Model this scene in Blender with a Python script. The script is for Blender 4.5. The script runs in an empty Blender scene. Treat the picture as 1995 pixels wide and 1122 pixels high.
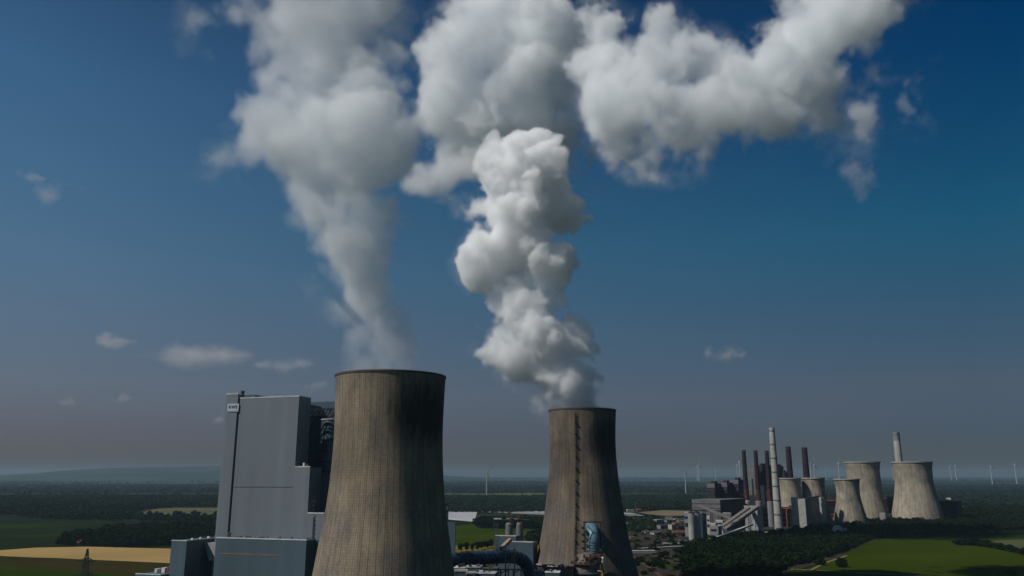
import bpy, math, random, zlib
import numpy as np
from mathutils import Vector, Matrix

# ------------------------------------------------------------------ camera, sky, sun, exposure
S = bpy.context.scene
COL = S.collection
CAM_Z = 110.0
PITCH = math.radians(13.27)
F = 1552.0                      # focal length in pixels of the 1995 px wide photograph
cam_d = bpy.data.cameras.new("camera")
cam_d.sensor_width = 36.0
cam_d.lens = 36.0 * F / 1995.0
cam_d.clip_start = 1.0
cam_d.clip_end = 90000.0
cam = bpy.data.objects.new("camera", cam_d)
COL.objects.link(cam)
cam.location = (0, 0, CAM_Z)
cam.rotation_euler = (math.radians(90) + PITCH, 0, 0)
S.camera = cam

SUN_AZ = math.radians(248.0)    # clockwise from +Y
SUN_EL = math.radians(46.0)
to_sun = Vector((math.sin(SUN_AZ) * math.cos(SUN_EL), math.cos(SUN_AZ) * math.cos(SUN_EL), math.sin(SUN_EL)))
sun_d = bpy.data.lights.new("sun", 'SUN')
sun_d.energy = 4.6
sun_d.angle = math.radians(0.53)
sun_d.color = (1.0, 0.95, 0.89)
sun = bpy.data.objects.new("sun", sun_d)
COL.objects.link(sun)
sun.rotation_euler = to_sun.to_track_quat('Z', 'Y').to_euler()
sun.location = (0, 0, 3000)

W = bpy.data.worlds.new("World")
S.world = W
W.use_nodes = True
wt = W.node_tree
for n in list(wt.nodes):
    wt.nodes.remove(n)
sky = wt.nodes.new("ShaderNodeTexSky")
sky.sky_type = 'NISHITA'
sky.sun_disc = False
sky.sun_elevation = SUN_EL
sky.sun_rotation = SUN_AZ
sky.altitude = 100.0
sky.air_density = 1.0
sky.dust_density = 0.6
sky.ozone_density = 1.6
tint = wt.nodes.new("ShaderNodeMixRGB")
tint.blend_type = 'MULTIPLY'
tint.inputs[0].default_value = 1.0
geo = wt.nodes.new("ShaderNodeTexCoord")
sep = wt.nodes.new("ShaderNodeSeparateXYZ")
wt.links.new(geo.outputs["Generated"], sep.inputs[0])


def sky_ramp(stops):
    r = wt.nodes.new("ShaderNodeValToRGB")
    wt.links.new(sep.outputs[2], r.inputs[0])
    e = r.color_ramp.elements
    while len(e) < len(stops): e.new(0.5)
    for k, (p, c) in zip(e, stops):
        k.position = p; k.color = tuple(.75 * v for v in c) + (1,)
    return r.outputs[0]


# hazier and paler towards the sun's side (left), deep blue away from it and overhead
toward = sky_ramp([(0.0, (.34, .31, .38)), (0.02, (.39, .365, .48)), (0.05, (.50, .44, .61)), (0.10, (.71, .67, .77)), (0.18, (.80, .89, .97)), (0.234, (.78, 1.03, 1.12)), (0.33, (.70, 1.12, 1.25)), (0.423, (.62, 1.10, 1.30)), (.62, (.28, .58, .80)), (1.0, (.12, .28, .45))])
away = sky_ramp([(0.0, (.225, .25, .33)), (0.02, (.23, .265, .36)), (0.05, (.245, .30, .45)), (0.10, (.36, .385, .48)), (0.19, (.26, .50, .61)), (0.277, (.12, .65, .79)), (0.464, (.0, .44, .82)), (.65, (.0, .29, .55)), (1.0, (.01, .17, .32))])
side = wt.nodes.new("ShaderNodeMapRange")
side.inputs["From Min"].default_value = -0.5; side.inputs["From Max"].default_value = 0.5
wt.links.new(sep.outputs[0], side.inputs[0])
blend = wt.nodes.new("ShaderNodeMixRGB")
wt.links.new(side.outputs[0], blend.inputs[0]); wt.links.new(toward, blend.inputs[1]); wt.links.new(away, blend.inputs[2])
wt.links.new(sky.outputs[0], tint.inputs[1])
wt.links.new(blend.outputs[0], tint.inputs[2])
bg = wt.nodes.new("ShaderNodeBackground")
bg.inputs[1].default_value = 0.08
wo = wt.nodes.new("ShaderNodeOutputWorld")
wt.links.new(tint.outputs[0], bg.inputs[0])
wt.links.new(bg.outputs[0], wo.inputs[0])

S.view_settings.view_transform = 'Standard'
S.view_settings.look = 'None'
S.view_settings.gamma = 1.0
S.view_settings.exposure = -0.45
cy = S.cycles
cy.max_bounces = 22
cy.diffuse_bounces = 1
cy.glossy_bounces = 2
cy.transmission_bounces = 4
cy.volume_bounces = 20
cy.transparent_max_bounces = 8
cy.volume_step_rate = 1.6
cy.volume_max_steps = 512
cy.use_adaptive_sampling = True
cy.adaptive_threshold = 0.008
cy.sample_clamp_indirect = 4.0
cy.use_denoising = True

# ------------------------------------------------------------------ measuring the photograph
SP, CP = math.sin(PITCH), math.cos(PITCH)


def ray(px, py):
    x = (px - 997.5) / F
    u = (561.0 - py) / F
    return Vector((x, CP - SP * u, SP + CP * u))


def P(px, py, Y):
    d = ray(px, py)
    k = Y / d.y
    return Vector((d.x * k, Y, CAM_Z + d.z * k))


def G(px, py, z=0.0):
    d = ray(px, py)
    k = (z - CAM_Z) / d.z
    return Vector((d.x * k, d.y * k, z))


def mpp(py, Y):
    """metres per photograph pixel at depth Y"""
    return Y / ray(997, py).y / F


def rng(s):
    return np.random.default_rng(zlib.crc32(s.encode()))


def tag(o, label=None, cat=None, group=None, kind=None):
    if label: o["label"] = label
    if cat: o["category"] = cat
    if group: o["group"] = group
    if kind: o["kind"] = kind
    return o

# ------------------------------------------------------------------ steam and clouds: density grids
def bspl(n, period, off):
    """matrix that resamples a lattice to n cells with cubic B-splines"""
    x = (np.arange(n) + off) / period
    m = int(np.ceil(x[-1])) + 4
    i = np.floor(x).astype(int)
    t = x - i
    M = np.zeros((n, m), np.float32)
    w = [(1 - t) ** 3 / 6, (3 * t ** 3 - 6 * t ** 2 + 4) / 6, (-3 * t ** 3 + 3 * t ** 2 + 3 * t + 1) / 6, t ** 3 / 6]
    for k in range(4):
        M[np.arange(n), i + k] = w[k]
    return M


def vnoise(shape, period, r):
    Ms = [bspl(n, period, r.random() * period) for n in shape]
    L = r.standard_normal([M.shape[1] for M in Ms]).astype(np.float32)
    a = np.tensordot(Ms[2], L, (1, 2))            # z, x, y
    a = np.tensordot(Ms[1], a, (1, 2))            # y, z, x
    a = np.tensordot(Ms[0], a, (1, 2))            # x, y, z
    return a * 2.2


def fbm(shape, period, octaves, r, gain=0.55, billow=False):
    out = np.zeros(shape, np.float32)
    amp = 1.0
    for k in range(octaves):
        if period < 1.3: break
        n = vnoise(shape, period, r)
        out += amp * ((np.abs(n) * 1.25 - 0.9) if billow else n)
        amp *= gain
        period *= 0.5
    return out


def grid_object(name, lo, vox, dens, mat):
    """a top-level object whose density grid becomes a sparse volume"""
    nx, ny, nz = dens.shape
    me = bpy.data.meshes.new(name)
    me.vertices.add(dens.size)
    ax = [lo[k] + np.arange(dens.shape[k], dtype=np.float32) * vox for k in range(3)]
    co = np.empty((nx, ny, nz, 3), np.float32)
    co[..., 0] = ax[0][:, None, None]; co[..., 1] = ax[1][None, :, None]; co[..., 2] = ax[2][None, None, :]
    me.vertices.foreach_set("co", co.ravel())
    at = me.attributes.new("dens", 'FLOAT', 'POINT')
    at.data.foreach_set("value", np.ascontiguousarray(dens, np.float32).ravel())
    me.materials.append(mat)
    ob = bpy.data.objects.new(name, me)
    COL.objects.link(ob)
    ng = bpy.data.node_groups.new(name + "_grid", 'GeometryNodeTree')
    ng.interface.new_socket("Geometry", in_out='INPUT', socket_type='NodeSocketGeometry')
    ng.interface.new_socket("Geometry", in_out='OUTPUT', socket_type='NodeSocketGeometry')
    N, Lk = ng.nodes, ng.links
    gi = N.new('NodeGroupInput'); go = N.new('NodeGroupOutput')
    pos = N.new('GeometryNodeInputPosition')
    sub = N.new('ShaderNodeVectorMath'); sub.operation = 'SUBTRACT'; sub.inputs[1].default_value = lo
    Lk.new(pos.outputs[0], sub.inputs[0])
    sc = N.new('ShaderNodeVectorMath'); sc.operation = 'SCALE'; sc.inputs['Scale'].default_value = 1.0 / vox
    Lk.new(sub.outputs[0], sc.inputs[0])
    sp = N.new('ShaderNodeSeparateXYZ'); Lk.new(sc.outputs[0], sp.inputs[0])

    def im(op, a, b):
        n = N.new('FunctionNodeIntegerMath'); n.operation = op
        for k, v in enumerate((a, b)):
            if isinstance(v, int): n.inputs[k].default_value = v
            else: Lk.new(v, n.inputs[k])
        return n.outputs[0]
    ix = []
    for k in range(3):
        fi = N.new('FunctionNodeFloatToInt'); fi.rounding_mode = 'ROUND'
        Lk.new(sp.outputs[k], fi.inputs[0]); ix.append(fi.outputs[0])
    idx = im('ADD', im('MULTIPLY', im('ADD', im('MULTIPLY', ix[0], ny), ix[1]), nz), ix[2])
    na = N.new('GeometryNodeInputNamedAttribute'); na.data_type = 'FLOAT'; na.inputs[0].default_value = "dens"
    si = N.new('GeometryNodeSampleIndex'); si.data_type = 'FLOAT'; si.domain = 'POINT'; si.clamp = True
    Lk.new(gi.outputs[0], si.inputs['Geometry'])
    Lk.new(na.outputs[0], si.inputs['Value'])
    Lk.new(idx, si.inputs['Index'])
    vc = N.new('GeometryNodeVolumeCube')
    Lk.new(si.outputs[0], vc.inputs['Density'])
    vc.inputs['Min'].default_value = lo
    vc.inputs['Max'].default_value = [lo[k] + (dens.shape[k] - 1) * vox for k in range(3)]
    vc.inputs['Resolution X'].default_value = nx
    vc.inputs['Resolution Y'].default_value = ny
    vc.inputs['Resolution Z'].default_value = nz
    sm = N.new('GeometryNodeSetMaterial'); sm.inputs['Material'].default_value = mat
    Lk.new(vc.outputs[0], sm.inputs['Geometry'])
    Lk.new(sm.outputs[0], go.inputs[0])
    md = ob.modifiers.new("grid", 'NODES'); md.node_group = ng
    return ob


def steam_mat(name, dens, aniso=0.05, color=(0.978, 0.993, 1.0)):
    m = bpy.data.materials.new(name)
    m.use_nodes = True
    t = m.node_tree
    t.nodes.clear()
    o = t.nodes.new("ShaderNodeOutputMaterial")
    v = t.nodes.new("ShaderNodeVolumePrincipled")
    v.inputs["Color"].default_value = (*color, 1)
    v.inputs["Density"].default_value = dens
    v.inputs["Anisotropy"].default_value = aniso
    t.links.new(v.outputs[0], o.inputs["Volume"])
    return m


def sphere_field(cells, lo, vox, shape, seed, warp):
    """union of spheres with smaller and smaller ones budding from them: signed depth inside and softness"""
    r = rng(seed)
    d = np.full(shape, -150.0, np.float32)
    soft = np.full(shape, 1.0, np.float32)
    lst = []

    def bud(c, rad, s, v0, level):
        lst.append((c, rad, s, level))
        if level >= 3 or rad < 2.2 * vox: return
        n = (13, 7, 4)[level]
        for k in range(n):
            v = r.standard_normal(3) + v0 * (0, 1.0, 1.2)[level]; v /= np.linalg.norm(v)
            r1 = rad * r.uniform(.22, .5)
            bud(c + v * (rad - r1 * r.uniform(.0, .7)), r1, s, v, level + 1)
    for (c, rad, s) in cells: bud(np.array(c), rad, s, np.zeros(3), 0)
    ax = [(lo[k] + np.arange(shape[k]) * vox).astype(np.float32) for k in range(3)]
    # curl the shapes: every coordinate is pushed about by two scales of noise
    wp = []
    for k in range(3):
        w = vnoise(shape, warp[0] / vox, r) * (warp[1] * .5)
        w += vnoise(shape, warp[0] * .36 / vox, r) * (warp[1] * .24)
        w += ax[k].reshape([-1 if j == k else 1 for j in range(3)])
        wp.append(w)
    for c, rad, s, lv in lst:
        m = rad + (46, 28, 18, 14)[lv]
        sl = []
        for k in range(3):
            a = int(max(0, math.floor((c[k] - m - lo[k]) / vox))); b = int(min(shape[k], math.ceil((c[k] + m - lo[k]) / vox)))
            if b <= a: break
            sl.append(slice(a, b))
        if len(sl) < 3: continue
        st = tuple(sl)
        q = (wp[0][st] - c[0]) ** 2 + (wp[1][st] - c[1]) ** 2 + (wp[2][st] - c[2]) ** 2
        e = (rad - np.sqrt(q)).astype(np.float32)
        dd = d[tuple(sl)]; ss = soft[tuple(sl)]
        w = e > dd
        dd[w] = e[w]
        ss[w] = s
    for st in (1, 2, 4):                            # blend the softness from cell to cell
        for k in range(3):
            soft = (np.roll(soft, st, k) + soft + np.roll(soft, -st, k)) / np.float32(3)
    return d, soft


def plume(name, cells, Y, vox, mat, seed, n_big, amp, edge, label, cat, fade=None, group=None, warp=(34, 9), grow=1.04, sharp=1.0, bil=.8, fray=.5, calm=None):
    """cells: (px, py, radius px, depth offset m, softness)"""
    cs = []
    for (x, y, r, dy, s) in cells:
        cs.append((P(x, y, Y + dy), r * grow * mpp(y, Y + dy), s))
    pad = 14 + 1.6 * warp[1]
    lo = np.array([min(c[k] - r for c, r, s in cs) - pad for k in range(3)])
    hi = np.array([max(c[k] + r for c, r, s in cs) + pad for k in range(3)])
    shape = tuple(int((hi[k] - lo[k]) / vox) + 1 for k in range(3))
    d, soft = sphere_field(cs, lo, vox, shape, seed, warp)
    r = rng(seed + "n")
    n1 = fbm(shape, n_big / vox, 6, r, 0.6)
    n2 = fbm(shape, n_big * .5 / vox, 5, r, 0.6, True)
    n3 = fbm(shape, 7.0 / vox, 2, r, 0.6)
    if calm:                                        # less torn where it leaves the tower
        n1 *= np.clip((lo[2] + np.arange(shape[2]) * vox - calm[0]) / (calm[1] - calm[0]), .25, 1)[None, None, :].astype(np.float32)
    # crisp cells billow, soft cells fray into shreds
    d += amp * (n1 * (fray + 0.9 * soft + .7 * soft ** 3) - n2 * (1.05 - soft) * bil) + n3 * (.5 + 1.4 * soft)
    del n2, n3
    w = edge * (0.22 * sharp + 2.4 * soft)
    x = np.clip((d + 1.5) / w, 0, 1)
    x = x * x * (3 - 2 * x)
    x *= (1 - 0.62 * soft) * np.clip(1 + .35 * n1, .3, 1.5)
    # ragged thin fringe round the body
    x = np.maximum(x, .085 * np.clip((d + 13) / 16, 0, 1) * np.clip(n1 * 1.1 - .25, 0, 1) * np.clip(.25 + 1.3 * soft, 0, 1))
    if fade is not None:
        z = lo[2] + np.arange(shape[2]) * vox
        f = np.clip((z - fade[0]) / (fade[1] - fade[0]), 0.0, 1.0) ** 1.2
        x *= (f * (1 - fade[2]) + fade[2])[None, None, :]
    x[x < 0.01] = 0
    for k in range(3):                              # nothing active on the border
        sl = [slice(None)] * 3
        for e in (0, -1):
            sl[k] = e
            x[tuple(sl)] = 0
    print("grid", seed, shape, round(float((x > 0).mean()), 3))
    ob = grid_object(name, [float(v) for v in lo], vox, x, mat)
    tag(ob, label, cat, group)
    return ob


PLUME_LEFT = [  # px, py, r, depth offset, softness
    (800, 738, 31.8, 0, 0.5), (765, 738, 33.9, 0, 0.56), (720, 738, 31.8, 0, 0.62), (690, 735, 23.3, 0, 0.62), (835, 735, 16, 0, 1), (800, 722, 31.8, 0, 0.46), (770, 720, 36, 0, 0.56), (735, 715, 31.8, 5, 0.62), (700, 705, 23.3, 5, 0.62),
    (788, 690, 31.8, 0, 0.34), (755, 680, 42.4, 0, 0.53), (715, 670, 37.1, 0, 0.62), (760, 650, 40.3, 0, 0.34),
    (728, 620, 44.5, 0, 0.37), (690, 600, 37.1, 0, 0.56), (712, 580, 53, 0, 0.25), (705, 530, 58, 0, 0.35), (660, 520, 40, 0, 0.8),
    (692, 478, 68, -4, 0.3), (700, 425, 68, 0, 0.25), (640, 400, 74, 5, 0.5), (640, 340, 88, 5, 0.5), (738, 440, 30, -5, 0.2), (600, 440, 45, 5, 0.8),
    (690, 285, 92, 0, 0.3), (755, 275, 48, 0, 0.2), (600, 280, 80, 8, 0.5), (545, 240, 78, 10, 0.43), (500, 285, 42, 10, 0.85),
    (640, 235, 45, -22, 0.11), (700, 232, 45, -28, 0.072), (735, 255, 40, -15, 0.11), (610, 185, 76, 15, 0.43), (535, 165, 62, 15, 0.47), (760, 215, 44, 5, 0.22),
    (660, 130, 92, 15, 0.4), (560, 90, 66, 15, 0.47), (650, 50, 92, 12, 0.43), (720, 65, 55, 12, 0.8), (600, 0, 92, 15, 0.43), (700, -10, 66, 10, 0.7),
    (745, 120, 40, 12, 1), (770, 40, 35, 12, 1), (440, 20, 38, 15, 1), (425, 70, 28, 15, 1), (480, -10, 50, 15, 0.95), (430, 320, 22, 10, 1), (450, 250, 28, 10, 1),
    (640, -90, 95, 20, 0.7), (520, -90, 70, 20, 0.9),
    (480, 375, 14, 10, 1), (550, 480, 18, 8, 1), (580, 560, 18, 8, 1), (640, 610, 18, 8, 1),
    (480, 10, 46, 14, .5), (430, 25, 30, 14, .6), (520, 110, 48, 14, .5), (590, 130, 74, 12, .35), (680, 110, 66, 12, .4), (600, 55, 76, 14, .4), (690, 195, 56, 5, .25), (520, 60, 40, 14, .8), (470, 200, 30, 14, .9), (640, 420, 60, 0, .3), (590, 380, 40, 5, .6),
]
PLUME_RIGHT = [
    (1140, 800, 16, 0, .3), (1105, 803, 20, 0, .5), (1165, 803, 12, 0, .6), (1085, 803, 14, 0, .9),
    (1140, 785, 20, 0, .2), (1112, 785, 26, 0, .35), (1082, 786, 20, 0, .9), (1040, 775, 22, 0, 1.0), (1010, 755, 20, 0, 1.0), (1142, 765, 18, 0, .12), (1108, 765, 32, 0, .25), (1135, 735, 20, 0, .15), (1095, 738, 42, 0, .2),
    (1065, 715, 46, 5, .3), (1010, 690, 46, 8, .3), (1078, 668, 52, 0, .08), (1118, 650, 30, 0, .03), (1130, 680, 20, 0, .05), (1040, 622, 50, 0, .1), (990, 650, 32, 8, .4), (975, 685, 22, 8, .5),
    (1000, 572, 48, 0, .12), (1060, 530, 46, -8, .03), (1075, 575, 28, 0, .05), (952, 520, 54, 5, .2), (1000, 470, 58, 0, .1), (1010, 420, 62, 0, .08),
    (1080, 402, 46, 5, .05), (1102, 400, 34, 5, .05), (1020, 350, 62, 0, .05), (1065, 335, 42, 0, .05), (1020, 300, 42, 0, .03), (970, 315, 40, 0, .1), (1045, 290, 32, 0, .03), (940, 470, 38, 5, .3), (935, 400, 30, 5, .6), (925, 440, 22, 5, .8),
]
BANK = [  # the older steam behind the column
    (925, 240, 66, 500, .4), (1015, 215, 84, 505, .35), (1105, 245, 62, 510, .4), (885, 275, 42, 500, .6), (980, 300, 50, 490, .6), (1110, 300, 40, 500, .7),
    (1150, 150, 48, 500, 0.35), (1150, 90, 40, 500, 0.4),
    (930, 105, 88, 496.5, 0.55), (1010, 55, 92, 500.5, 0.45), (1075, 110, 86, 503.8, 0.45), (1000, 175, 98, 500, 0.55), (895, 190, 72, 494.8, 0.65),
    (950, 255, 58, 497.5, 0.7), (1110, 195, 70, 505.5, 0.55), (1125, 90, 48, 506.2, 0.45), (870, 120, 45, 493.5, 0.8), (920, 310, 40, 465, 0.95),
    (880, 335, 22, 465, 1), (850, 250, 30, 492.5, 1), (1085, 280, 45, 504.2, 0.9),
    (1160, 270, 48, 508, 0.9), (840, 330, 20, 465, 1), (1010, -20, 60, 500, 0.8), (1160, 10, 26, 508, 1),
    (1145, -20, 30, 507.2, 1), (1180, 150, 42, 509, 0.7), (1185, 215, 46, 509.2, 0.7), (1175, 260, 44, 508.8, 0.85), (1195, 110, 30, 509.8, 0.7),
    (1140, 300, 34, 465, 1),
]
DRIFT = [  # and the arm drifting off to the right
    (1255, 119, 64, -75.5, 0.33), (1310, 119, 48, -81, 0.33), (1240, 195, 70, -74, 0.48), (1320, 210, 72, -82, 0.53), (1280, 265, 46, -78, 0.9),
    (1385, 195, 68, -88.5, 0.43), (1200, 179, 50, -70, 0.58), (1360, 250, 42, -86, 0.85), (1280, 69, 26, -78, 0.43), (1335, 79, 22, -83.5, 0.43),
    (1210, 84, 26, -71, 0.53), (1270, 300, 15.4, -77, 1), (1195, 124, 40, -40, 0.18), (1190, 184, 45, -40, 0.23), (1200, 220, 38, -50, 0.38), (1420, 178, 50, -90, 0.33), (1400, 233, 40, -90, 0.48), (1455, 183, 66, -100.5, 0.33), (1500, 233, 48, -105, 0.53), (1440, 246, 42, -99, 0.63),
    (1530, 133, 62, -108, 0.28), (1415, 113, 26, -96.5, 0.63), (1580, 78, 70, -113, 0.33), (1645, 28, 68, -119.5, 0.33), (1690, -7, 46, -124, 0.38),
    (1600, 153, 54, -115, 0.53), (1680, 103, 40, -123, 0.63), (1700, -62, 66, -125, 0.53), (1560, 8, 52, -111, 0.43), (1620, -52, 76, -117, 0.53),
    (1640, 188, 32, -119, 1), (1560, 208, 24, -111, 1), (1595, 228, 18, -114.5, 1), (1785, 165, 25.9, -133.5, 0.6), (1765, 205, 26.9, -131.5, 0.6),
    (1712, 203, 24, -126.2, 1), (1690, 173, 20.8, -124, 1), (1690, 223, 16, -124, 1), (1740, 173, 17.6, -129, 1), (1210, 270, 36, 0, 1),
    (1225, 159, 48, -50, 0.43), (1240, 300, 18.2, -40, 1), (1430, 278, 26, -80, 1),
    (1175, 60, 38, 0, .35), (1165, 130, 44, 0, .35), (1170, 200, 48, 0, .4), (1160, 255, 34, 0, .6), (1350, 110, 44, -80, .35), (1390, 150, 52, -85, .4), (1735, 168, 30, -110, .6), (1700, 150, 34, -110, .5), (1775, 165, 24, -110, .5),
]
plume("steam_plume", PLUME_LEFT, 514, 1.05, steam_mat("left_steam", 0.048, color=(.962, .984, .995)), "left", 34, 5.5, 7.0,
      "soft grey steam plume rising from the nearest cooling tower and leaning left", "steam plume", fade=(160, 200, .7), grow=.98, fray=.34, calm=(150, 330))
plume("steam_plume", PLUME_RIGHT, 785, 1.15, steam_mat("right_steam", 0.15, color=(.992, .998, 1.0)), "right", 30, 4.5, 6.0,
      "bright crisp billowing steam column standing on the second cooling tower", "steam plume", grow=1.03, warp=(30, 6), fray=.32, sharp=2.0, bil=.65)
plume("drifting_steam", BANK, 785, 2.4, steam_mat("bank_steam", 0.05), "bank", 44, 10.5, 12.0,
      "grey and white bank of older steam hanging behind the top of the crisp column", "steam cloud", warp=(60, 11), grow=1.08)
plume("drifting_steam", DRIFT, 785, 1.4, steam_mat("old_steam", 0.07), "drift", 30, 7.0, 8.0,
      "long puffy arm of steam drifting away to the upper right", "steam cloud", warp=(42, 8), grow=.97, fray=.4)

# ------------------------------------------------------------------ mesh builder
class MB:
    def __init__(s):
        s.v = []; s.f = []

    def add(s, vs, fs):
        b = len(s.v)
        s.v.extend([tuple(p) for p in vs])
        s.f.extend([tuple(b + i for i in f) for f in fs])
        return s

    def box(s, x0, x1, y0, y1, z0, z1):
        vs = [(x, y, z) for z in (z0, z1) for y in (y0, y1) for x in (x0, x1)]
        return s.add(vs, [(0, 2, 3, 1), (4, 5, 7, 6), (0, 1, 5, 4), (2, 6, 7, 3), (0, 4, 6, 2), (1, 3, 7, 5)])

    def prism(s, pts, z0, z1):
        n = len(pts)
        vs = [(p[0], p[1], z0) for p in pts] + [(p[0], p[1], z1) for p in pts]
        fs = [tuple(range(n - 1, -1, -1)), tuple(range(n, 2 * n))] + [(i, (i + 1) % n, n + (i + 1) % n, n + i) for i in range(n)]
        return s.add(vs, fs)

    def bar(s, a, b, w, h=None):
        """a box section beam from a to b"""
        a = Vector(a); b = Vector(b); h = h or w
        d = (b - a).normalized()
        up = Vector((0, 0, 1)) if abs(d.z) < .95 else Vector((0, 1, 0))
        x = d.cross(up).normalized() * w / 2
        y = x.cross(d).normalized() * h / 2
        vs = [p + i * x + j * y for p in (a, b) for (i, j) in ((-1, -1), (1, -1), (1, 1), (-1, 1))]
        return s.add(vs, [(3, 2, 1, 0), (4, 5, 6, 7)] + [(i, (i + 1) % 4, 4 + (i + 1) % 4, 4 + i) for i in range(4)])

    def tube(s, pts, rad, n=24, cap=True):
        pts = [Vector(p) for p in pts]
        if not isinstance(rad, (list, tuple)): rad = [rad] * len(pts)
        vs = []; fs = []
        ref = None
        for i, p in enumerate(pts):
            d = (pts[min(i + 1, len(pts) - 1)] - pts[max(i - 1, 0)]).normalized()
            if ref is None: ref = Vector((0, 0, 1)) if abs(d.z) < .9 else Vector((1, 0, 0))
            x = d.cross(ref).normalized(); y = x.cross(d).normalized(); ref = y
            for k in range(n):
                a = 2 * math.pi * k / n
                vs.append(p + rad[i] * (math.cos(a) * x + math.sin(a) * y))
        for i in range(len(pts) - 1):
            for k in range(n):
                k2 = (k + 1) % n
                fs.append((i * n + k, (i + 1) * n + k, (i + 1) * n + k2, i * n + k2))
        if cap:
            fs.append(tuple(range(n))); b = (len(pts) - 1) * n
            fs.append(tuple(range(b + n - 1, b - 1, -1)))
        return s.add(vs, fs)

    def lathe(s, prof, n=64, x=0, y=0, closed=False):
        """prof: (r, z) from bottom to top"""
        vs = []; fs = []
        for (r, z) in prof:
            for k in range(n):
                a = 2 * math.pi * k / n
                vs.append((x + r * math.cos(a), y + r * math.sin(a), z))
        m = len(prof)
        for i in range(m if closed else m - 1):
            j = (i + 1) % m
            for k in range(n):
                k2 = (k + 1) % n
                fs.append((i * n + k, i * n + k2, j * n + k2, j * n + k))
        if not closed:
            fs.append(tuple(range(n - 1, -1, -1))); fs.append(tuple(range((m - 1) * n, m * n)))
        return s.add(vs, fs)

    def gable(s, x0, x1, y0, y1, z0, z1, over=.4):
        """a gabled roof, ridge along x"""
        ym = (y0 + y1) / 2
        x0 -= over; x1 += over; y0 -= over; y1 += over
        vs = [(x0, y0, z0), (x1, y0, z0), (x1, y1, z0), (x0, y1, z0), (x0, ym, z1), (x1, ym, z1)]
        return s.add(vs, [(0, 1, 5, 4), (2, 3, 4, 5), (0, 4, 3), (1, 2, 5), (3, 2, 1, 0)])

    def build(s, name, mat, parent=None, smooth=False, bevel=0.0):
        me = bpy.data.meshes.new(name)
        me.from_pydata(s.v, [], s.f)
        me.update()
        if smooth:
            me.shade_smooth()
            me.set_sharp_from_angle(angle=math.radians(35))
        me.materials.append(mat)
        o = bpy.data.objects.new(name, me)
        COL.objects.link(o)
        if parent is not None: o.parent = parent
        if bevel:
            b = o.modifiers.new("bevel", 'BEVEL'); b.width = bevel; b.segments = 2; b.limit_method = 'ANGLE'
        return o


def build_each(m, name, mat, parent):
    """every box of the builder becomes an object of its own"""
    for i in range(0, len(m.v), 8):
        MB().add(m.v[i:i + 8], [(0, 2, 3, 1), (4, 5, 7, 6), (0, 1, 5, 4), (2, 6, 7, 3), (0, 4, 6, 2), (1, 3, 7, 5)]).build(name, mat, parent)


def thing(name, label, cat, loc=(0, 0, 0), rz=0.0, group=None):
    o = bpy.data.objects.new(name, None)
    COL.objects.link(o)
    o.empty_display_size = 5
    o.location = loc
    o.rotation_euler = (0, 0, rz)
    return tag(o, label, cat, group)


def copy_tree(o, parent=None):
    c = o.copy()
    COL.objects.link(c)
    if parent is not None: c.parent = parent
    for ch in [k for k in COL.objects if k.parent == o]:
        copy_tree(ch, c)
    return c


def np_mesh(name, V, Fc, mat, parent=None):
    """V (n,3), Fc (m,3) triangles"""
    me = bpy.data.meshes.new(name)
    me.vertices.add(len(V)); me.vertices.foreach_set("co", np.ascontiguousarray(V, np.float32).ravel())
    me.loops.add(Fc.size); me.loops.foreach_set("vertex_index", np.ascontiguousarray(Fc, np.int32).ravel())
    me.polygons.add(len(Fc)); me.polygons.foreach_set("loop_start", np.arange(0, Fc.size, 3, dtype=np.int32))
    me.update(calc_edges=True)
    me.materials.append(mat)
    o = bpy.data.objects.new(name, me)
    COL.objects.link(o)
    if parent is not None: o.parent = parent
    return o


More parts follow.
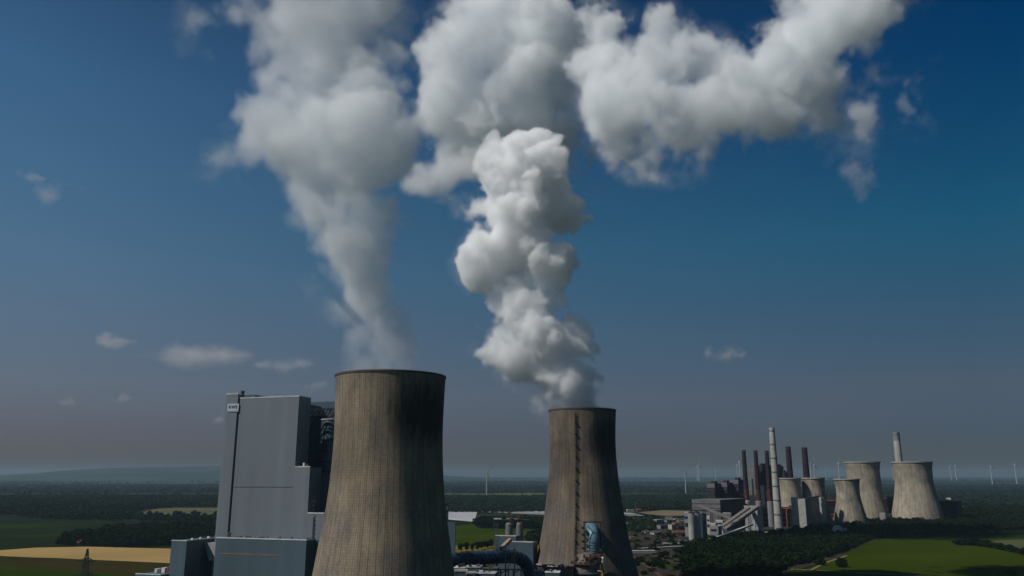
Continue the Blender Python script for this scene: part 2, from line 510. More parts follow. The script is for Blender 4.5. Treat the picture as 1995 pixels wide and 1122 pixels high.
# ------------------------------------------------------------------ materials
class M_:
    """small node tree helper"""
    def __init__(s, name, rough=.8, metal=0.0, spec=.2):
        s.m = bpy.data.materials.new(name); s.m.use_nodes = True
        s.t = s.m.node_tree; s.b = s.t.nodes["Principled BSDF"]
        s.b.inputs["Roughness"].default_value = rough
        s.b.inputs["Metallic"].default_value = metal
        s.b.inputs["Specular IOR Level"].default_value = spec
        s.co = s.t.nodes.new("ShaderNodeTexCoord").outputs["Object"]

    def n(s, kind, **kw):
        nd = s.t.nodes.new(kind)
        for k, v in kw.items(): setattr(nd, k, v)
        return nd

    def link(s, a, b): s.t.links.new(a, b)

    def mapping(s, scale, co=None, rot=(0, 0, 0)):
        mp = s.n("ShaderNodeMapping"); mp.inputs["Scale"].default_value = scale; mp.inputs["Rotation"].default_value = rot
        s.link(co or s.co, mp.inputs[0]); return mp.outputs[0]

    def noise(s, scale, detail=5, rough=.6, co=None, stretch=None):
        nd = s.n("ShaderNodeTexNoise"); nd.inputs["Scale"].default_value = scale; nd.inputs["Detail"].default_value = detail
        nd.inputs["Roughness"].default_value = rough
        c = co or s.co
        if stretch: c = s.mapping(stretch, c)
        s.link(c, nd.inputs["Vector"]); return nd.outputs["Fac"]

    def ramp(s, fac, stops):
        r = s.n("ShaderNodeValToRGB"); e = r.color_ramp.elements
        while len(e) < len(stops): e.new(.5)
        for k, (p, c) in zip(e, stops):
            k.position = p; k.color = (*c, 1) if isinstance(c, tuple) else (c, c, c, 1)
        s.link(fac, r.inputs[0]); return r.outputs[0]

    def mix(s, fac, a, b, mode='MIX'):
        x = s.n("ShaderNodeMixRGB", blend_type=mode)
        for k, v in enumerate((fac, a, b)):
            if hasattr(v, 'links'): s.link(v, x.inputs[k])
            elif isinstance(v, tuple): x.inputs[k].default_value = (*v, 1)
            else: x.inputs[k].default_value = v if k == 0 else (v, v, v, 1)
        return x.outputs[0]

    def math(s, op, a, b=0.0, c=0.0):
        x = s.n("ShaderNodeMath", operation=op)
        for k, v in enumerate((a, b, c)):
            if hasattr(v, 'links'): s.link(v, x.inputs[k])
            else: x.inputs[k].default_value = v
        return x.outputs[0]

    def color(s, c, alb=.78):
        if hasattr(c, 'links') and alb != 1: c = s.mix(1.0, c, alb, 'MULTIPLY')
        s.link(c, s.b.inputs["Base Color"]) if hasattr(c, 'links') else setattr(s.b.inputs["Base Color"], 'default_value', (*c, 1))

    def bump(s, h, strength=.4, dist=.1):
        b = s.n("ShaderNodeBump"); b.inputs["Strength"].default_value = strength; b.inputs["Distance"].default_value = dist
        s.link(h, b.inputs["Height"]); s.link(b.outputs[0], s.b.inputs["Normal"])


def plain(name, col, rough=.7, metal=0.0, var=.25, scale=.15, detail=6):
    k = M_(name, rough, metal)
    n = k.noise(scale, detail)
    k.color(k.mix(1.0, tuple(col), k.ramp(n, [(.3, 1 - var), (.7, 1 + var)]), 'MULTIPLY'))
    return k.m


def concrete(name, c0, c1, dark, ribs, ring, line=.72, streak=.5, blotch=.5, dark_patch=None):
    """slip formed shell: lift rings, ribs, sooty vertical runs of damp"""
    k = M_(name, .9)
    sx = k.n("ShaderNodeSeparateXYZ"); k.link(k.co, sx.inputs[0])
    ang = k.math('ARCTAN2', sx.outputs[1], sx.outputs[0])
    z = sx.outputs[2]
    cb = k.n("ShaderNodeCombineXYZ")
    k.link(k.math('MULTIPLY', ang, 30.0), cb.inputs[0]); k.link(k.math('MULTIPLY', z, 1.0), cb.inputs[1])
    pc = cb.outputs[0]
    base = k.mix(k.ramp(k.noise(.035, 5, .6, stretch=(1, 1, .8)), [(.35, 0.), (.65, 1.)]), c0, c1)
    run = k.noise(1.0, 5, .65, pc, (.35, .018, 1))
    base = k.mix(k.ramp(run, [(.42, 0.), (.72, streak)]), base, dark)
    base = k.mix(k.ramp(k.noise(.055, 6, .7, stretch=(1, 1, .6)), [(.44, 0.), (.66, min(.9, blotch * 1.3))]), base, (.14, .13, .135))
    bl = k.noise(.016, 4, .55)
    base = k.mix(k.ramp(bl, [(.46, 0.), (.62, min(.9, blotch * 1.2))]), base, dark)
    if dark_patch:                                         # darker patch below the rim, round one azimuth
        a0, z0, wa, wz = dark_patch
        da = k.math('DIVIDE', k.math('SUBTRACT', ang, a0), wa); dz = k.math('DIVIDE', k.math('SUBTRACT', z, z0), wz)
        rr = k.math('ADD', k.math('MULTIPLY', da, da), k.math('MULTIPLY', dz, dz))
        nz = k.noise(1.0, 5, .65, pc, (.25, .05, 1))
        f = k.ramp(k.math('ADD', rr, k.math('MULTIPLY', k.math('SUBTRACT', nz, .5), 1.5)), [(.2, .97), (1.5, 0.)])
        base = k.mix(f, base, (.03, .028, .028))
    # each lift of formwork cast a little lighter or darker
    wn = k.n("ShaderNodeTexWhiteNoise", noise_dimensions='2D')
    cell = k.n("ShaderNodeCombineXYZ")
    k.link(k.math('FLOOR', k.math('MULTIPLY', ang, ribs / (2 * math.pi))), cell.inputs[0])
    k.link(k.math('FLOOR', k.math('DIVIDE', z, ring)), cell.inputs[1])
    k.link(cell.outputs[0], wn.inputs["Vector"])
    base = k.mix(1.0, base, k.ramp(wn.outputs["Value"], [(0, .90), (1, 1.08)]), 'MULTIPLY')
    fa = k.math('FRACT', k.math('MULTIPLY', ang, ribs / (2 * math.pi)))
    fz = k.math('FRACT', k.math('DIVIDE', z, ring))
    la = k.math('LESS_THAN', fa, .16); lz = k.math('LESS_THAN', fz, .2)
    base = k.mix(1.0, base, k.mix(la, 1.0, line), 'MULTIPLY')
    base = k.mix(1.0, base, k.mix(lz, 1.0, line + .12), 'MULTIPLY')
    fb = k.math('LESS_THAN', k.math('FRACT', k.math('MULTIPLY', ang, ribs / 3 / (2 * math.pi))), .09)
    base = k.mix(1.0, base, k.mix(fb, 1.0, line * .72), 'MULTIPLY')
    k.color(base)
    k.bump(k.math('MAXIMUM', la, lz), .5, .25)
    return k.m


def cladding(name, col, rib=1.0, panel=12.0, rough=.45, var=.1):
    """profiled metal sheet in courses"""
    k = M_(name, rough, .1, .4)
    sx = k.n("ShaderNodeSeparateXYZ"); k.link(k.co, sx.inputs[0])
    u = k.math('ADD', sx.outputs[0], sx.outputs[1])
    fu = k.math('FRACT', k.math('DIVIDE', u, rib)); fz = k.math('FRACT', k.math('DIVIDE', sx.outputs[2], panel))
    seam = k.math('LESS_THAN', fz, .012)
    cell = k.n("ShaderNodeCombineXYZ")
    k.link(k.math('FLOOR', k.math('DIVIDE', u, rib * 4)), cell.inputs[0]); k.link(k.math('FLOOR', k.math('DIVIDE', sx.outputs[2], panel)), cell.inputs[1])
    wn = k.n("ShaderNodeTexWhiteNoise", noise_dimensions='2D'); k.link(cell.outputs[0], wn.inputs["Vector"])
    c = k.mix(1.0, tuple(col), k.ramp(wn.outputs["Value"], [(0, 1 - var * .6), (1, 1 + var * .6)]), 'MULTIPLY')
    c = k.mix(1.0, c, k.ramp(k.noise(.03, 6, .6, stretch=(1, 1, .25)), [(.3, 1 - var * 1.4), (.7, 1 + var)]), 'MULTIPLY')
    c = k.mix(1.0, c, k.mix(seam, 1.0, .94), 'MULTIPLY')
    k.color(c)
    k.bump(k.math('PINGPONG', fu, .5), .35, .12)
    return k.m


MAT = {}
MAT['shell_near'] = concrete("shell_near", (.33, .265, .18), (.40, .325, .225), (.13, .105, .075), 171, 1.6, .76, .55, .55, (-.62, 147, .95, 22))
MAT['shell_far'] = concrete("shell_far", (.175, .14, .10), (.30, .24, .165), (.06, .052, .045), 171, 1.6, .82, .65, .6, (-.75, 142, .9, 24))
MAT['old_shell'] = concrete("old_shell", (.44, .385, .28), (.52, .46, .35), (.2, .17, .13), 90, 2.4, .93, .55, .4)
MAT['old_shell_stained'] = concrete("old_shell_stained", (.42, .36, .25), (.56, .50, .40), (.17, .14, .1), 90, 2.4, .9, .9, .6)
MAT['rim'] = plain("rim", (.10, .075, .06))
MAT['old_rim'] = plain("old_rim", (.5, .46, .4))
MAT['inner'] = plain("inner", (.12, .11, .1))
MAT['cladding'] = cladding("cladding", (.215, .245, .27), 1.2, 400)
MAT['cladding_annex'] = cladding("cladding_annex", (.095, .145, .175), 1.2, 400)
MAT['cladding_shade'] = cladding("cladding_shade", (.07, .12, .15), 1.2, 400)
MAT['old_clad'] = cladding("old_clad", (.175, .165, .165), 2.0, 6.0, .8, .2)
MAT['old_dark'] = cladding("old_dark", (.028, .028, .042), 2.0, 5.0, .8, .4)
MAT['white_trim'] = plain("white_trim", (.72, .72, .70), .5)
MAT['dark_steel'] = plain("dark_steel", (.028, .032, .04), .6, .3)
MAT['steel'] = plain("steel", (.13, .15, .17), .5, .4)
MAT['silo'] = cladding("silo_sheet", (.05, .085, .105), 3.0, 7.0, .35)
MAT['duct_blue'] = plain("duct_blue", (.03, .062, .12), .35, .2)
MAT['duct_pale'] = plain("duct_pale", (.15, .27, .34), .4, .1)
MAT['orange'] = plain("orange", (.26, .15, .11))
MAT['red'] = plain("red", (.34, .055, .045))
MAT['brick'] = plain("brick", (.085, .030, .030), .9, 0, .35, .1)
MAT['pale_concrete'] = plain("pale_concrete", (.42, .41, .36), .9, 0, .2, .08)
MAT['grey_concrete'] = plain("grey_concrete", (.24, .245, .25), .9, 0, .2, .08)
MAT['pale_roof'] = plain("pale_roof", (.38, .38, .38), .7, 0, .4, .2)
MAT['brick_dark'] = plain('brick_dark', (.035, .02, .03), .9, 0, .3, .1)
MAT['conveyor_roof'] = plain('conveyor_roof', (.24, .215, .19), .8, 0, .2, .2)
MAT['white'] = plain("white_paint", (.46, .46, .46), .4, 0, .05)
MAT['rust'] = plain("rust", (.16, .07, .045), .9, 0, .6, .4)
MAT['logo_blue'] = plain("logo_blue", (.02, .07, .19), .5, 0, .02)
MAT['plastic_film'] = plain("plastic_film", (.48, .47, .50), .5, 0, .15, .02)
MAT['asphalt'] = plain("asphalt", (.05, .05, .05), .9)
MAT['yellow_paint'] = plain("yellow_paint", (.5, .4, .08), .5)
MAT['red_roof'] = plain("red_roof", (.20, .075, .055), .9)
MAT['grey_roof'] = plain("grey_roof", (.12, .12, .13), .9)
MAT['render_wall'] = plain("render_wall", (.46, .42, .36), .9)
MAT['window'] = plain("window_glass", (.02, .025, .03), .15)
MAT['bark'] = plain("bark", (.06, .045, .035), .95)

# ------------------------------------------------------------------ ground, fields, far plain
def ground_mat():
    k = M_("plain_ground", .95, 0, 0.0)
    vo = k.n("ShaderNodeTexVoronoi"); vo.inputs["Scale"].default_value = .0022; vo.inputs["Randomness"].default_value = 1
    k.link(k.mapping((1, .55, 1), k.co, (0, 0, .35)), vo.inputs["Vector"])
    sx = k.n("ShaderNodeSeparateColor"); k.link(vo.outputs["Color"], sx.inputs[0])
    c = k.ramp(sx.outputs[0], [(0, (.018, .030, .014)), (.3, (.03, .045, .018)), (.5, (.045, .065, .025)), (.72, (.06, .075, .032)), (.86, (.14, .12, .075)), (1, (.035, .05, .02))])
    c = k.mix(1.0, c, k.ramp(k.noise(.012, 6), [(.3, .75), (.7, 1.25)]), 'MULTIPLY')
    k.color(c, .85)
    return k.m


ground = MB().add([(-60000, -4000, 0), (60000, -4000, 0), (60000, 60000, 0), (-60000, 60000, 0)], [(0, 1, 2, 3)]).build("ground", ground_mat())
tag(ground, kind="structure")


def crop(name, c0, c1, row=4.0, az=0.0, patch=.35, tram=0.75):
    """a field with drilled rows, tramlines and thin patches"""
    k = M_(name, .95, 0, 0.0)
    co = k.mapping((1, 1, 1), k.co, (0, 0, math.radians(az)))
    sx = k.n("ShaderNodeSeparateXYZ"); k.link(co, sx.inputs[0])
    f = k.math('LESS_THAN', k.math('FRACT', k.math('DIVIDE', sx.outputs[0], row * 6)), .09)
    big = k.noise(.006, 6, .6, co, (1, .35, 1))
    c = k.mix(k.ramp(big, [(.35, 0.), (.65, 1.)]), c0, c1)
    c = k.mix(1.0, c, k.ramp(k.noise(.25, 5, .7, co, (1, .12, 1)), [(.25, 1 - patch), (.75, 1 + patch)]), 'MULTIPLY')
    c = k.mix(1.0, c, k.mix(f, 1.0, tram), 'MULTIPLY')
    k.color(c, 1)
    return k.m


CROP = {
    'grey_green': crop("crop_grey_green", (.010, .018, .007), (.016, .026, .010), 4, 10),
    'green': crop("crop_green", (.012, .028, .003), (.020, .040, .005), 4, 15),
    'bright': crop("crop_bright", (.019, .034, .001), (.028, .046, .002), 4, 80),
    'wheat': crop("crop_wheat", (.31, .215, .085), (.39, .27, .105), 5, 78, .18, .86),
    'olive': crop("crop_olive", (.028, .025, .006), (.040, .034, .009), 4, 70),
    'lush': crop("crop_lush", (.027, .043, .001), (.038, .056, .003), 4, 60, .25, .84),
    'sand': crop("crop_sand", (.15, .12, .075), (.2, .16, .10), 8, 30),
    'yellow': crop("crop_yellow", (.10, .09, .015), (.15, .13, .025), 4, 80),
    'far_pale': crop("crop_far_pale", (.07, .08, .038), (.11, .11, .055), 9, 80),
    'yard': crop("crop_yard", (.026, .024, .020), (.05, .045, .036), 9, 20, .5),
    'brown': crop("crop_brown", (.09, .052, .036), (.12, .07, .05), 9, 20, .4),
}
lay = [0.05]


def field(kind, px, label, name="field", cat=None):
    """a sheet on the ground through these photograph points"""
    lay[0] += 0.05
    pts = [G(x, y, lay[0]) for x, y in px]
    n = len(pts)
    # refine the outline a little so that it is not ruler straight
    r = rng(label); out = []
    for i in range(n):
        a, b = pts[i], pts[(i + 1) % n]
        out.append(a)
        L = (b - a).length
        for t in (.25, .5, .75):
            nrm = Vector((-(b - a).y, (b - a).x, 0)).normalized()
            out.append(a.lerp(b, t) + nrm * float(r.normal()) * min(6.0, L * .006))
    me = MB().add(out, [tuple(range(len(out)))])
    o = me.build(name, CROP[kind])
    if o.data.polygons[0].normal.z < 0: o.data.flip_normals()
    o["kind"] = "structure"
    if label and not label.startswith(("distant strip", "far strip")): o["label"] = label
    return o


# left side
field('grey_green', [(-260, 1000), (60, 1004), (260, 1014), (620, 1014), (620, 1060), (100, 1070), (-260, 1070)], "grey green field in front of the left wood")
field('green', [(-200, 1019), (60, 1020), (150, 1022), (60, 1029), (-200, 1029)], "narrow green strip at the left edge")
field('green', [(-100, 1044), (70, 1040), (200, 1030), (420, 1016), (640, 1018), (640, 1030), (300, 1033), (100, 1046), (-100, 1050)], "bright green strip in front of the grove")
field('grey_green', [(-160, 1049), (60, 1046), (140, 1042), (160, 1062), (100, 1068), (-160, 1074)], "dull green field left of the grove")
field('wheat', [(-130, 1080), (0, 1071), (70, 1066), (170, 1064), (260, 1066), (320, 1060), (560, 1056), (560, 1104), (330, 1096), (110, 1086), (-130, 1081)], "ripe wheat field left of the power plant")
field('green', [(250, 1066), (330, 1059), (470, 1056), (470, 1066), (340, 1068)], "green corner of the wheat field")
field('olive', [(-120, 1081), (0, 1082), (110, 1087), (330, 1096), (560, 1104), (560, 1135), (240, 1120), (0, 1102), (-120, 1098)], "dark olive field under the wheat")
field('bright', [(-120, 1099), (0, 1102), (240, 1120), (500, 1135), (500, 1240), (-120, 1240)], "grass field in the lower left corner")
field('far_pale', [(292, 995), (330, 993.5), (560, 993.5), (560, 1004), (320, 1004)], "pale field inside the left wood")
field('grey_green', [(100, 936), (430, 935), (600, 936), (600, 938.5), (260, 939)], "distant pale strip under the hills")
# centre
field('far_pale', [(840, 961.5), (1130, 962), (1130, 966.5), (840, 966)], "pale field at the foot of the wind turbine")
field('lush', [(860, 1010), (900, 1012), (965, 1020), (1090, 1022), (1090, 1062), (860, 1062)], "green field between the cooling towers")
field('yellow', [(820, 1062), (1080, 1062), (1080, 1085), (820, 1085)], "yellow verge behind the blue duct")
field('grey_green', [(860, 1009), (900, 1012), (924, 1020), (890, 1024), (860, 1032)], "dull green corner below the plastic tunnels")
for i, (x0, x1, y0, y1, kd) in enumerate([(870, 1060, 938, 939.2, 'far_pale'), (880, 960, 947, 948.2, 'grey_green'), (1200, 1270, 944.5, 945.7, 'far_pale'), (1215, 1350, 947, 950, 'brown'),
                                          (1200, 1370, 962, 966, 'far_pale'), (1330, 1385, 943, 945, 'far_pale'), (900, 1060, 932.5, 933.3, 'grey_green'), (1880, 2060, 937, 942, 'brown'),
                                          (1700, 1900, 935, 937, 'far_pale'), (1888, 1902, 954, 955.5, 'sand'), (1915, 1942, 967.5, 970.5, 'sand'), (1950, 1960, 971, 973, 'sand'),
                                          (1560, 1660, 948, 950, 'brown'), (-80, 60, 949, 950.5, 'far_pale'), (150, 420, 964.5, 966, 'far_pale'), (1880, 1990, 943, 944.5, 'grey_green')]):
    field(kd, [(x0, y0 + .2), (x0 * .7 + x1 * .3, y0 - .2), (x1, y0), (x1, y1), (x0 * .4 + x1 * .6, y1 + .2), (x0, y1)], "distant strip of farmland number %d" % (i + 1))
rgf = rng("far strips")
for i in range(46):
    y = 930.5 + 34 * rgf.random() ** 1.4; x = rgf.uniform(-60, 2000); w = rgf.uniform(40, 190); h = (y - 927) * rgf.uniform(.05, .12)
    field(['far_pale', 'grey_green', 'green', 'far_pale', 'brown'][int(rgf.integers(0, 5))], [(x, y), (x + w * .4, y - h * .2), (x + w, y + h * .1), (x + w * .9, y + h), (x + w * .3, y + h * 1.1)], "far strip of farmland on the hazy plain, patch %d" % (i + 17))
# right
field('yard', [(1190, 1004), (1400, 1000), (1560, 1010), (1800, 1012), (1720, 1046), (1560, 1108), (1480, 1240), (1010, 1240), (1010, 1104), (1190, 1060)], "dark works yard and streets between the two plants", "yard")
field('sand', [(1243, 997), (1292, 993), (1345, 994), (1347, 1003), (1300, 1004), (1262, 1001)], "bare sandy ground by the far wood", "sand_pit")
field('grey_green', [(1212, 999), (1262, 1002), (1300, 1005), (1300, 1010), (1212, 1008)], "dull grass beside the sandy ground")
field('bright', [(1272, 1094), (1300, 1096), (1332, 1100), (1330, 1103), (1290, 1103), (1272, 1099)], "small lit meadow right of the farther tower")
field('lush', [(1700, 1052), (1760, 1043), (1860, 1040), (2080, 1031), (2180, 1030), (2180, 1240), (1500, 1240), (1540, 1117), (1610, 1092)], "large green field in the lower right corner")
field('green', [(1716, 1047), (1800, 1042), (1862, 1040.5), (2080, 1032), (2080, 1046), (1940, 1049), (1862, 1053), (1775, 1049)], "brighter upper edge of the right field")
field('far_pale', [(1935, 1052), (1995, 1050), (2090, 1049), (2090, 1070), (1995, 1072), (1945, 1062)], "pale crop beyond the hedge")
field('bright', [(1470, 1126), (1535, 1109), (1640, 1113), (1760, 1119), (1900, 1128), (1900, 1240), (1440, 1240)], "grass in front of the field path")


def path(px, w, mat, name, label):
    lay[0] += .05
    pts = [G(x, y, lay[0]) for x, y in px]
    L = []; R = []
    for i, p in enumerate(pts):
        d = (pts[min(i + 1, len(pts) - 1)] - pts[max(i - 1, 0)]); nrm = Vector((-d.y, d.x, 0)).normalized() * w / 2
        L.append(p + nrm); R.append(p - nrm)
    n = len(pts)
    o = MB().add(L + R, [(i, n + i, n + i + 1, i + 1) for i in range(n - 1)]).build(name, mat)
    if o.data.polygons[0].normal.z < 0: o.data.flip_normals()
    o["kind"] = "structure"; o["label"] = label
    return o


path([(1500, 1120), (1530, 1112), (1545, 1107.5), (1600, 1110.5), (1660, 1114), (1740, 1118), (1830, 1124)], 7, CROP['sand'], "field_path", "pale track along the lower edge of the right field")
path([(1580, 1109), (1606, 1096), (1650, 1081)], 4, CROP['sand'], "field_path", "short pale track along the dark wood")
path([(850, 1049), (940, 1051), (1080, 1053)], 4, CROP['olive'], "field_path", "thin track across the green field between the towers")
path([(1225, 1078), (1262, 1102), (1300, 1130)], 5, CROP['brown'], "railway_bed", "rusty railway bed right of the farther tower")
path([(1215, 1088), (1240, 1112), (1270, 1150)], 4, CROP['brown'], "railway_bed", "second rusty railway bed beside the farther tower")


# hills on the left horizon
def hills():
    prof = [(-1400, 930), (-700, 926), (-200, 925), (0, 924), (70, 921), (110, 917), (200, 911), (300, 909), (430, 907), (560, 910), (720, 917), (860, 925), (980, 932), (1300, 940)]
    r = rng("hills")
    nx, ny = 300, 22
    V = []; Fc = []
    xs = np.linspace(-1400, 1300, nx)
    jit = fbm((nx, ny, 4), 40, 5, r)[:, :, 0]
    for i, x in enumerate(xs):
        y = np.interp(x, [a for a, b in prof], [b for a, b in prof])
        c = P(x, y, 17700)
        base = None
        for j in range(ny):
            t = j / (ny - 1)
            s = math.sin(math.pi * min(1, t * 1.25) * .5 if t < .8 else math.pi * (.5 + (t - .8) * 2.5))
            dist = 10500 + 9000 * t
            h = max(0.0, c.z) * max(0, s) ** 1.2 + jit[i, j] * 7 * s
            V.append((c.x / 17700 * dist, dist, h - 1.0))
    for i in range(nx - 1):
        for j in range(ny - 1):
            a = i * ny + j
            Fc.append((a, a + ny, a + ny + 1)); Fc.append((a, a + ny + 1, a + 1))
    o = np_mesh("hills", np.array(V), np.array(Fc), plain("hill_forest", (.03, .05, .035), .95, 0, .6, .0012, 8))
    o.data.shade_smooth()
    tag(o, kind="structure")


hills()

# ------------------------------------------------------------------ trees and woods
def leaf_mat(name, c0, c1, scale=.09):
    k = M_(name, .9, 0, 0.0)
    n = k.noise(scale, 6, .75)
    c = k.mix(k.ramp(n, [(.36, 0.), (.70, 1.)]), c0, c1)
    k.color(c)
    return k.m


LEAF = {
    'near': leaf_mat("leaves_dark", (.004, .009, .004), (.026, .044, .011)),
    'mid': leaf_mat("leaves_mid", (.007, .018, .010), (.034, .056, .020), .03),
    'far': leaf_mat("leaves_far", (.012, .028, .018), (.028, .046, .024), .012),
    'light': leaf_mat("leaves_light", (.018, .036, .009), (.035, .062, .016), .06),
}


def crown_tris(n, r, h, rg, size, clumps=9, flat=.8):
    """n leaf-clump triangles on a group of lobes; returns (n*3,3) with z from ~.2h to h"""
    cz = h * .60
    L = rg.standard_normal((clumps, 3)); L /= np.linalg.norm(L, axis=1)[:, None]
    cen = L * np.array([r * .55, r * .55, h * .25]) + np.array([0, 0, cz])
    rad = rg.uniform(.38, .62, clumps) * r
    w = rad ** 2 / (rad ** 2).sum()
    k = rg.choice(clumps, n, p=w)
    d = rg.standard_normal((n, 3)); d[:, 2] += .25; d /= np.linalg.norm(d, axis=1)[:, None]
    p = cen[k] + d * rad[k][:, None] * np.array([1, 1, flat * h * .38 / r if h > r else flat]) * rg.uniform(.82, 1.08, n)[:, None]
    nn = d + rg.standard_normal((n, 3)) * .45
    nn /= np.linalg.norm(nn, axis=1)[:, None]
    a = np.cross(nn, rg.standard_normal((n, 3))); a /= np.linalg.norm(a, axis=1)[:, None]
    b = np.cross(nn, a)
    s = size * rg.uniform(.6, 1.4, n)[:, None]
    T = np.stack([p + a * s, p - a * s * .5 + b * s * .87, p - a * s * .5 - b * s * .87], 1)
    return T.reshape(-1, 3)


def in_poly(x, y, poly):
    c = np.zeros(x.shape, bool); n = len(poly)
    for i in range(n):
        x0, y0 = poly[i]; x1, y1 = poly[(i + 1) % n]
        t = ((y0 > y) != (y1 > y))
        with np.errstate(divide='ignore', invalid='ignore'):
            c ^= t & (x < (x1 - x0) * (y - y0) / (y1 - y0 + 1e-12) + x0)
    return c


def forest(name, label, px, spacing, h, r, n, size, mat, seed, variants=7, keep=1.0, hvar=.25, cat="wood"):
    """one wood that reads as a mass: crowns on a jittered grid inside a ground polygon"""
    rg = rng(seed)
    poly = [(G(x, y).x, G(x, y).y) for x, y in px]
    xs = [p[0] for p in poly]; ys = [p[1] for p in poly]
    X, Y = np.meshgrid(np.arange(min(xs), max(xs), spacing), np.arange(min(ys), max(ys), spacing))
    X = (X + rg.uniform(-.5, .5, X.shape) * spacing).ravel(); Y = (Y + rg.uniform(-.5, .5, Y.shape) * spacing).ravel()
    m = in_poly(X, Y, poly) & (rg.random(X.shape) < keep)
    # leave out what lies well outside the view
    m &= np.abs(X) < Y * .80 + 120
    X, Y = X[m], Y[m]
    out = []
    vs = [crown_tris(n, r, h, rg, size) for _ in range(variants)]
    vi = rg.integers(0, variants, len(X))
    low = vnoise((64, 64, 2), 6, rg)[:, :, 0]
    hs = 1 + hvar * low[(np.abs(X) / (spacing * 4)).astype(int) % 64, (np.abs(Y) / (spacing * 4)).astype(int) % 64] * .5 + rg.normal(0, hvar * .5, len(X))
    hs = np.clip(hs, .45, 1.6)
    for i in range(len(X)):
        a = rg.random() * 6.283; c, s = math.cos(a), math.sin(a); k = hs[i]
        v = vs[vi[i]]
        out.append(np.stack([(v[:, 0] * c - v[:, 1] * s) * k + X[i], (v[:, 0] * s + v[:, 1] * c) * k + Y[i], v[:, 2] * k], 1))
    V = np.concatenate(out).astype(np.float32)
    o = np_mesh(name, V, np.arange(len(V), dtype=np.int32).reshape(-1, 3), mat)
    tag(o, label, cat, kind="stuff")
    print("forest", name, seed, len(X), len(V) // 3)
    return o


def tree(x, y, h, r, label, mat, seed, name="tree", group=None, n=900, size=.8, z=0.0, clumps=12, g=None):
    rg = rng("tree" + str(seed))
    base = g if g is not None else G(x, y, z)
    t = thing(name, label, "tree", base, 0, group)
    V = crown_tris(n, r, h, rg, size, clumps)
    np_mesh("crown", V, np.arange(len(V), dtype=np.int32).reshape(-1, 3), mat, t)
    tr = MB()
    tr.tube([(0, 0, -.3), (.1, 0, h * .25), (0, .1, h * .5), (.1, 0, h * .8)], [h * .028, h * .022, h * .016, h * .006], 8)
    for k in range(5):
        a = rg.random() * 6.28; z0 = h * rg.uniform(.28, .5)
        tr.tube([(0, 0, z0), (math.cos(a) * r * .35, math.sin(a) * r * .35, z0 + h * .12), (math.cos(a) * r * .6, math.sin(a) * r * .6, z0 + h * .22)], [h * .012, h * .008, h * .004], 6)
    tr.build("trunk", MAT['bark'], t)
    return t


# left: big wood, grove, treeline
forest("woodland", "deep green wood stretching across the left behind the fields", [(-420, 975), (-100, 972), (120, 969), (300, 969), (640, 969), (640, 988), (330, 988), (285, 992), (262, 1000), (275, 1012), (250, 1014), (140, 1013), (60, 1009), (30, 1004), (-420, 1000)],
       12.5, 17, 8.5, 60, 2.6, LEAF['mid'], "wood_left", hvar=.35)
forest("woodland", "long dark wood across the middle distance between and beyond the cooling towers", [(640, 973), (760, 971), (1000, 970), (1300, 969), (1480, 969), (1480, 985), (1380, 993), (1240, 996), (1000, 999), (640, 1001)],
       13, 17, 8.5, 60, 2.6, LEAF['mid'], "wood_mid", hvar=.3)
forest("grove", "compact black green grove behind the wheat field on the left", [(112, 1063), (125, 1052), (175, 1046), (230, 1041), (300, 1036), (400, 1034), (440, 1040), (470, 1052), (420, 1060), (310, 1064), (280, 1066), (215, 1066), (150, 1063)],
       8.0, 15, 7.0, 230, 1.15, LEAF['near'], "grove", hvar=.35, cat="grove")
forest("grove", "dark clump of trees behind the grey silos between the towers", [(925, 1027), (932, 1022), (960, 1020), (1010, 1021), (1075, 1022), (1075, 1032), (1000, 1030), (930, 1029)],
       9, 17, 7.0, 200, 1.3, LEAF['near'], "grove_mid", hvar=.25, cat="grove")
forest("grove", "dark bushes beside the farther cooling tower at the green field edge", [(1028, 1050), (1050, 1040), (1080, 1040), (1080, 1065), (1030, 1060)],
       8, 12, 6, 200, 1.2, LEAF['near'], "grove_mid2", hvar=.25, cat="grove")
forest("hedgerow", "low hedge joining the broad trees before the pale inner field", [(270, 1013), (640, 1012), (640, 1014.5), (270, 1015)], 9, 9, 5.5, 110, 1.5, LEAF['mid'], "hedgerow", hvar=.6, cat="hedge")
# right: the black wood below the old plant
forest("woodland", "nearly black wood in front of the old power plant, lower right", [(1395, 1054), (1440, 1046), (1520, 1043), (1600, 1036), (1680, 1024), (1760, 1018), (1850, 1016), (1900, 1012), (2060, 1008), (2060, 1030), (1990, 1034), (1900, 1039), (1800, 1043), (1730, 1046), (1700, 1054), (1660, 1074), (1610, 1091), (1570, 1104), (1540, 1108), (1520, 1122), (1490, 1180), (1340, 1180), (1330, 1110), (1330, 1080), (1360, 1064)],
       8.5, 14, 7.2, 170, 1.35, LEAF['near'], "wood_right", hvar=.4)
forest("woodland", "dark trees behind the row of old cooling towers at the right edge", [(1870, 1000), (1900, 990), (1960, 993), (2060, 1000), (2060, 1010), (1900, 1014), (1830, 1012)],
       11, 20, 9, 110, 2.0, LEAF['near'], "wood_right2", hvar=.3)
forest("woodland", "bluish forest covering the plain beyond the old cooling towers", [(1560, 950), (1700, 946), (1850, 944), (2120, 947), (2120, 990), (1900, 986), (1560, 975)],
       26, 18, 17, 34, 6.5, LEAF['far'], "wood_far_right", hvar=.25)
forest("scrub", "trees and shrubs scattered through the works yard and the small town", [(1205, 1012), (1250, 1008), (1340, 1010), (1372, 1020), (1372, 1060), (1335, 1064), (1335, 1180), (1170, 1180), (1170, 1050)],
       15, 8, 5.5, 160, 1.1, LEAF['near'], "scrub", keep=.36, hvar=.5, cat="scrub")
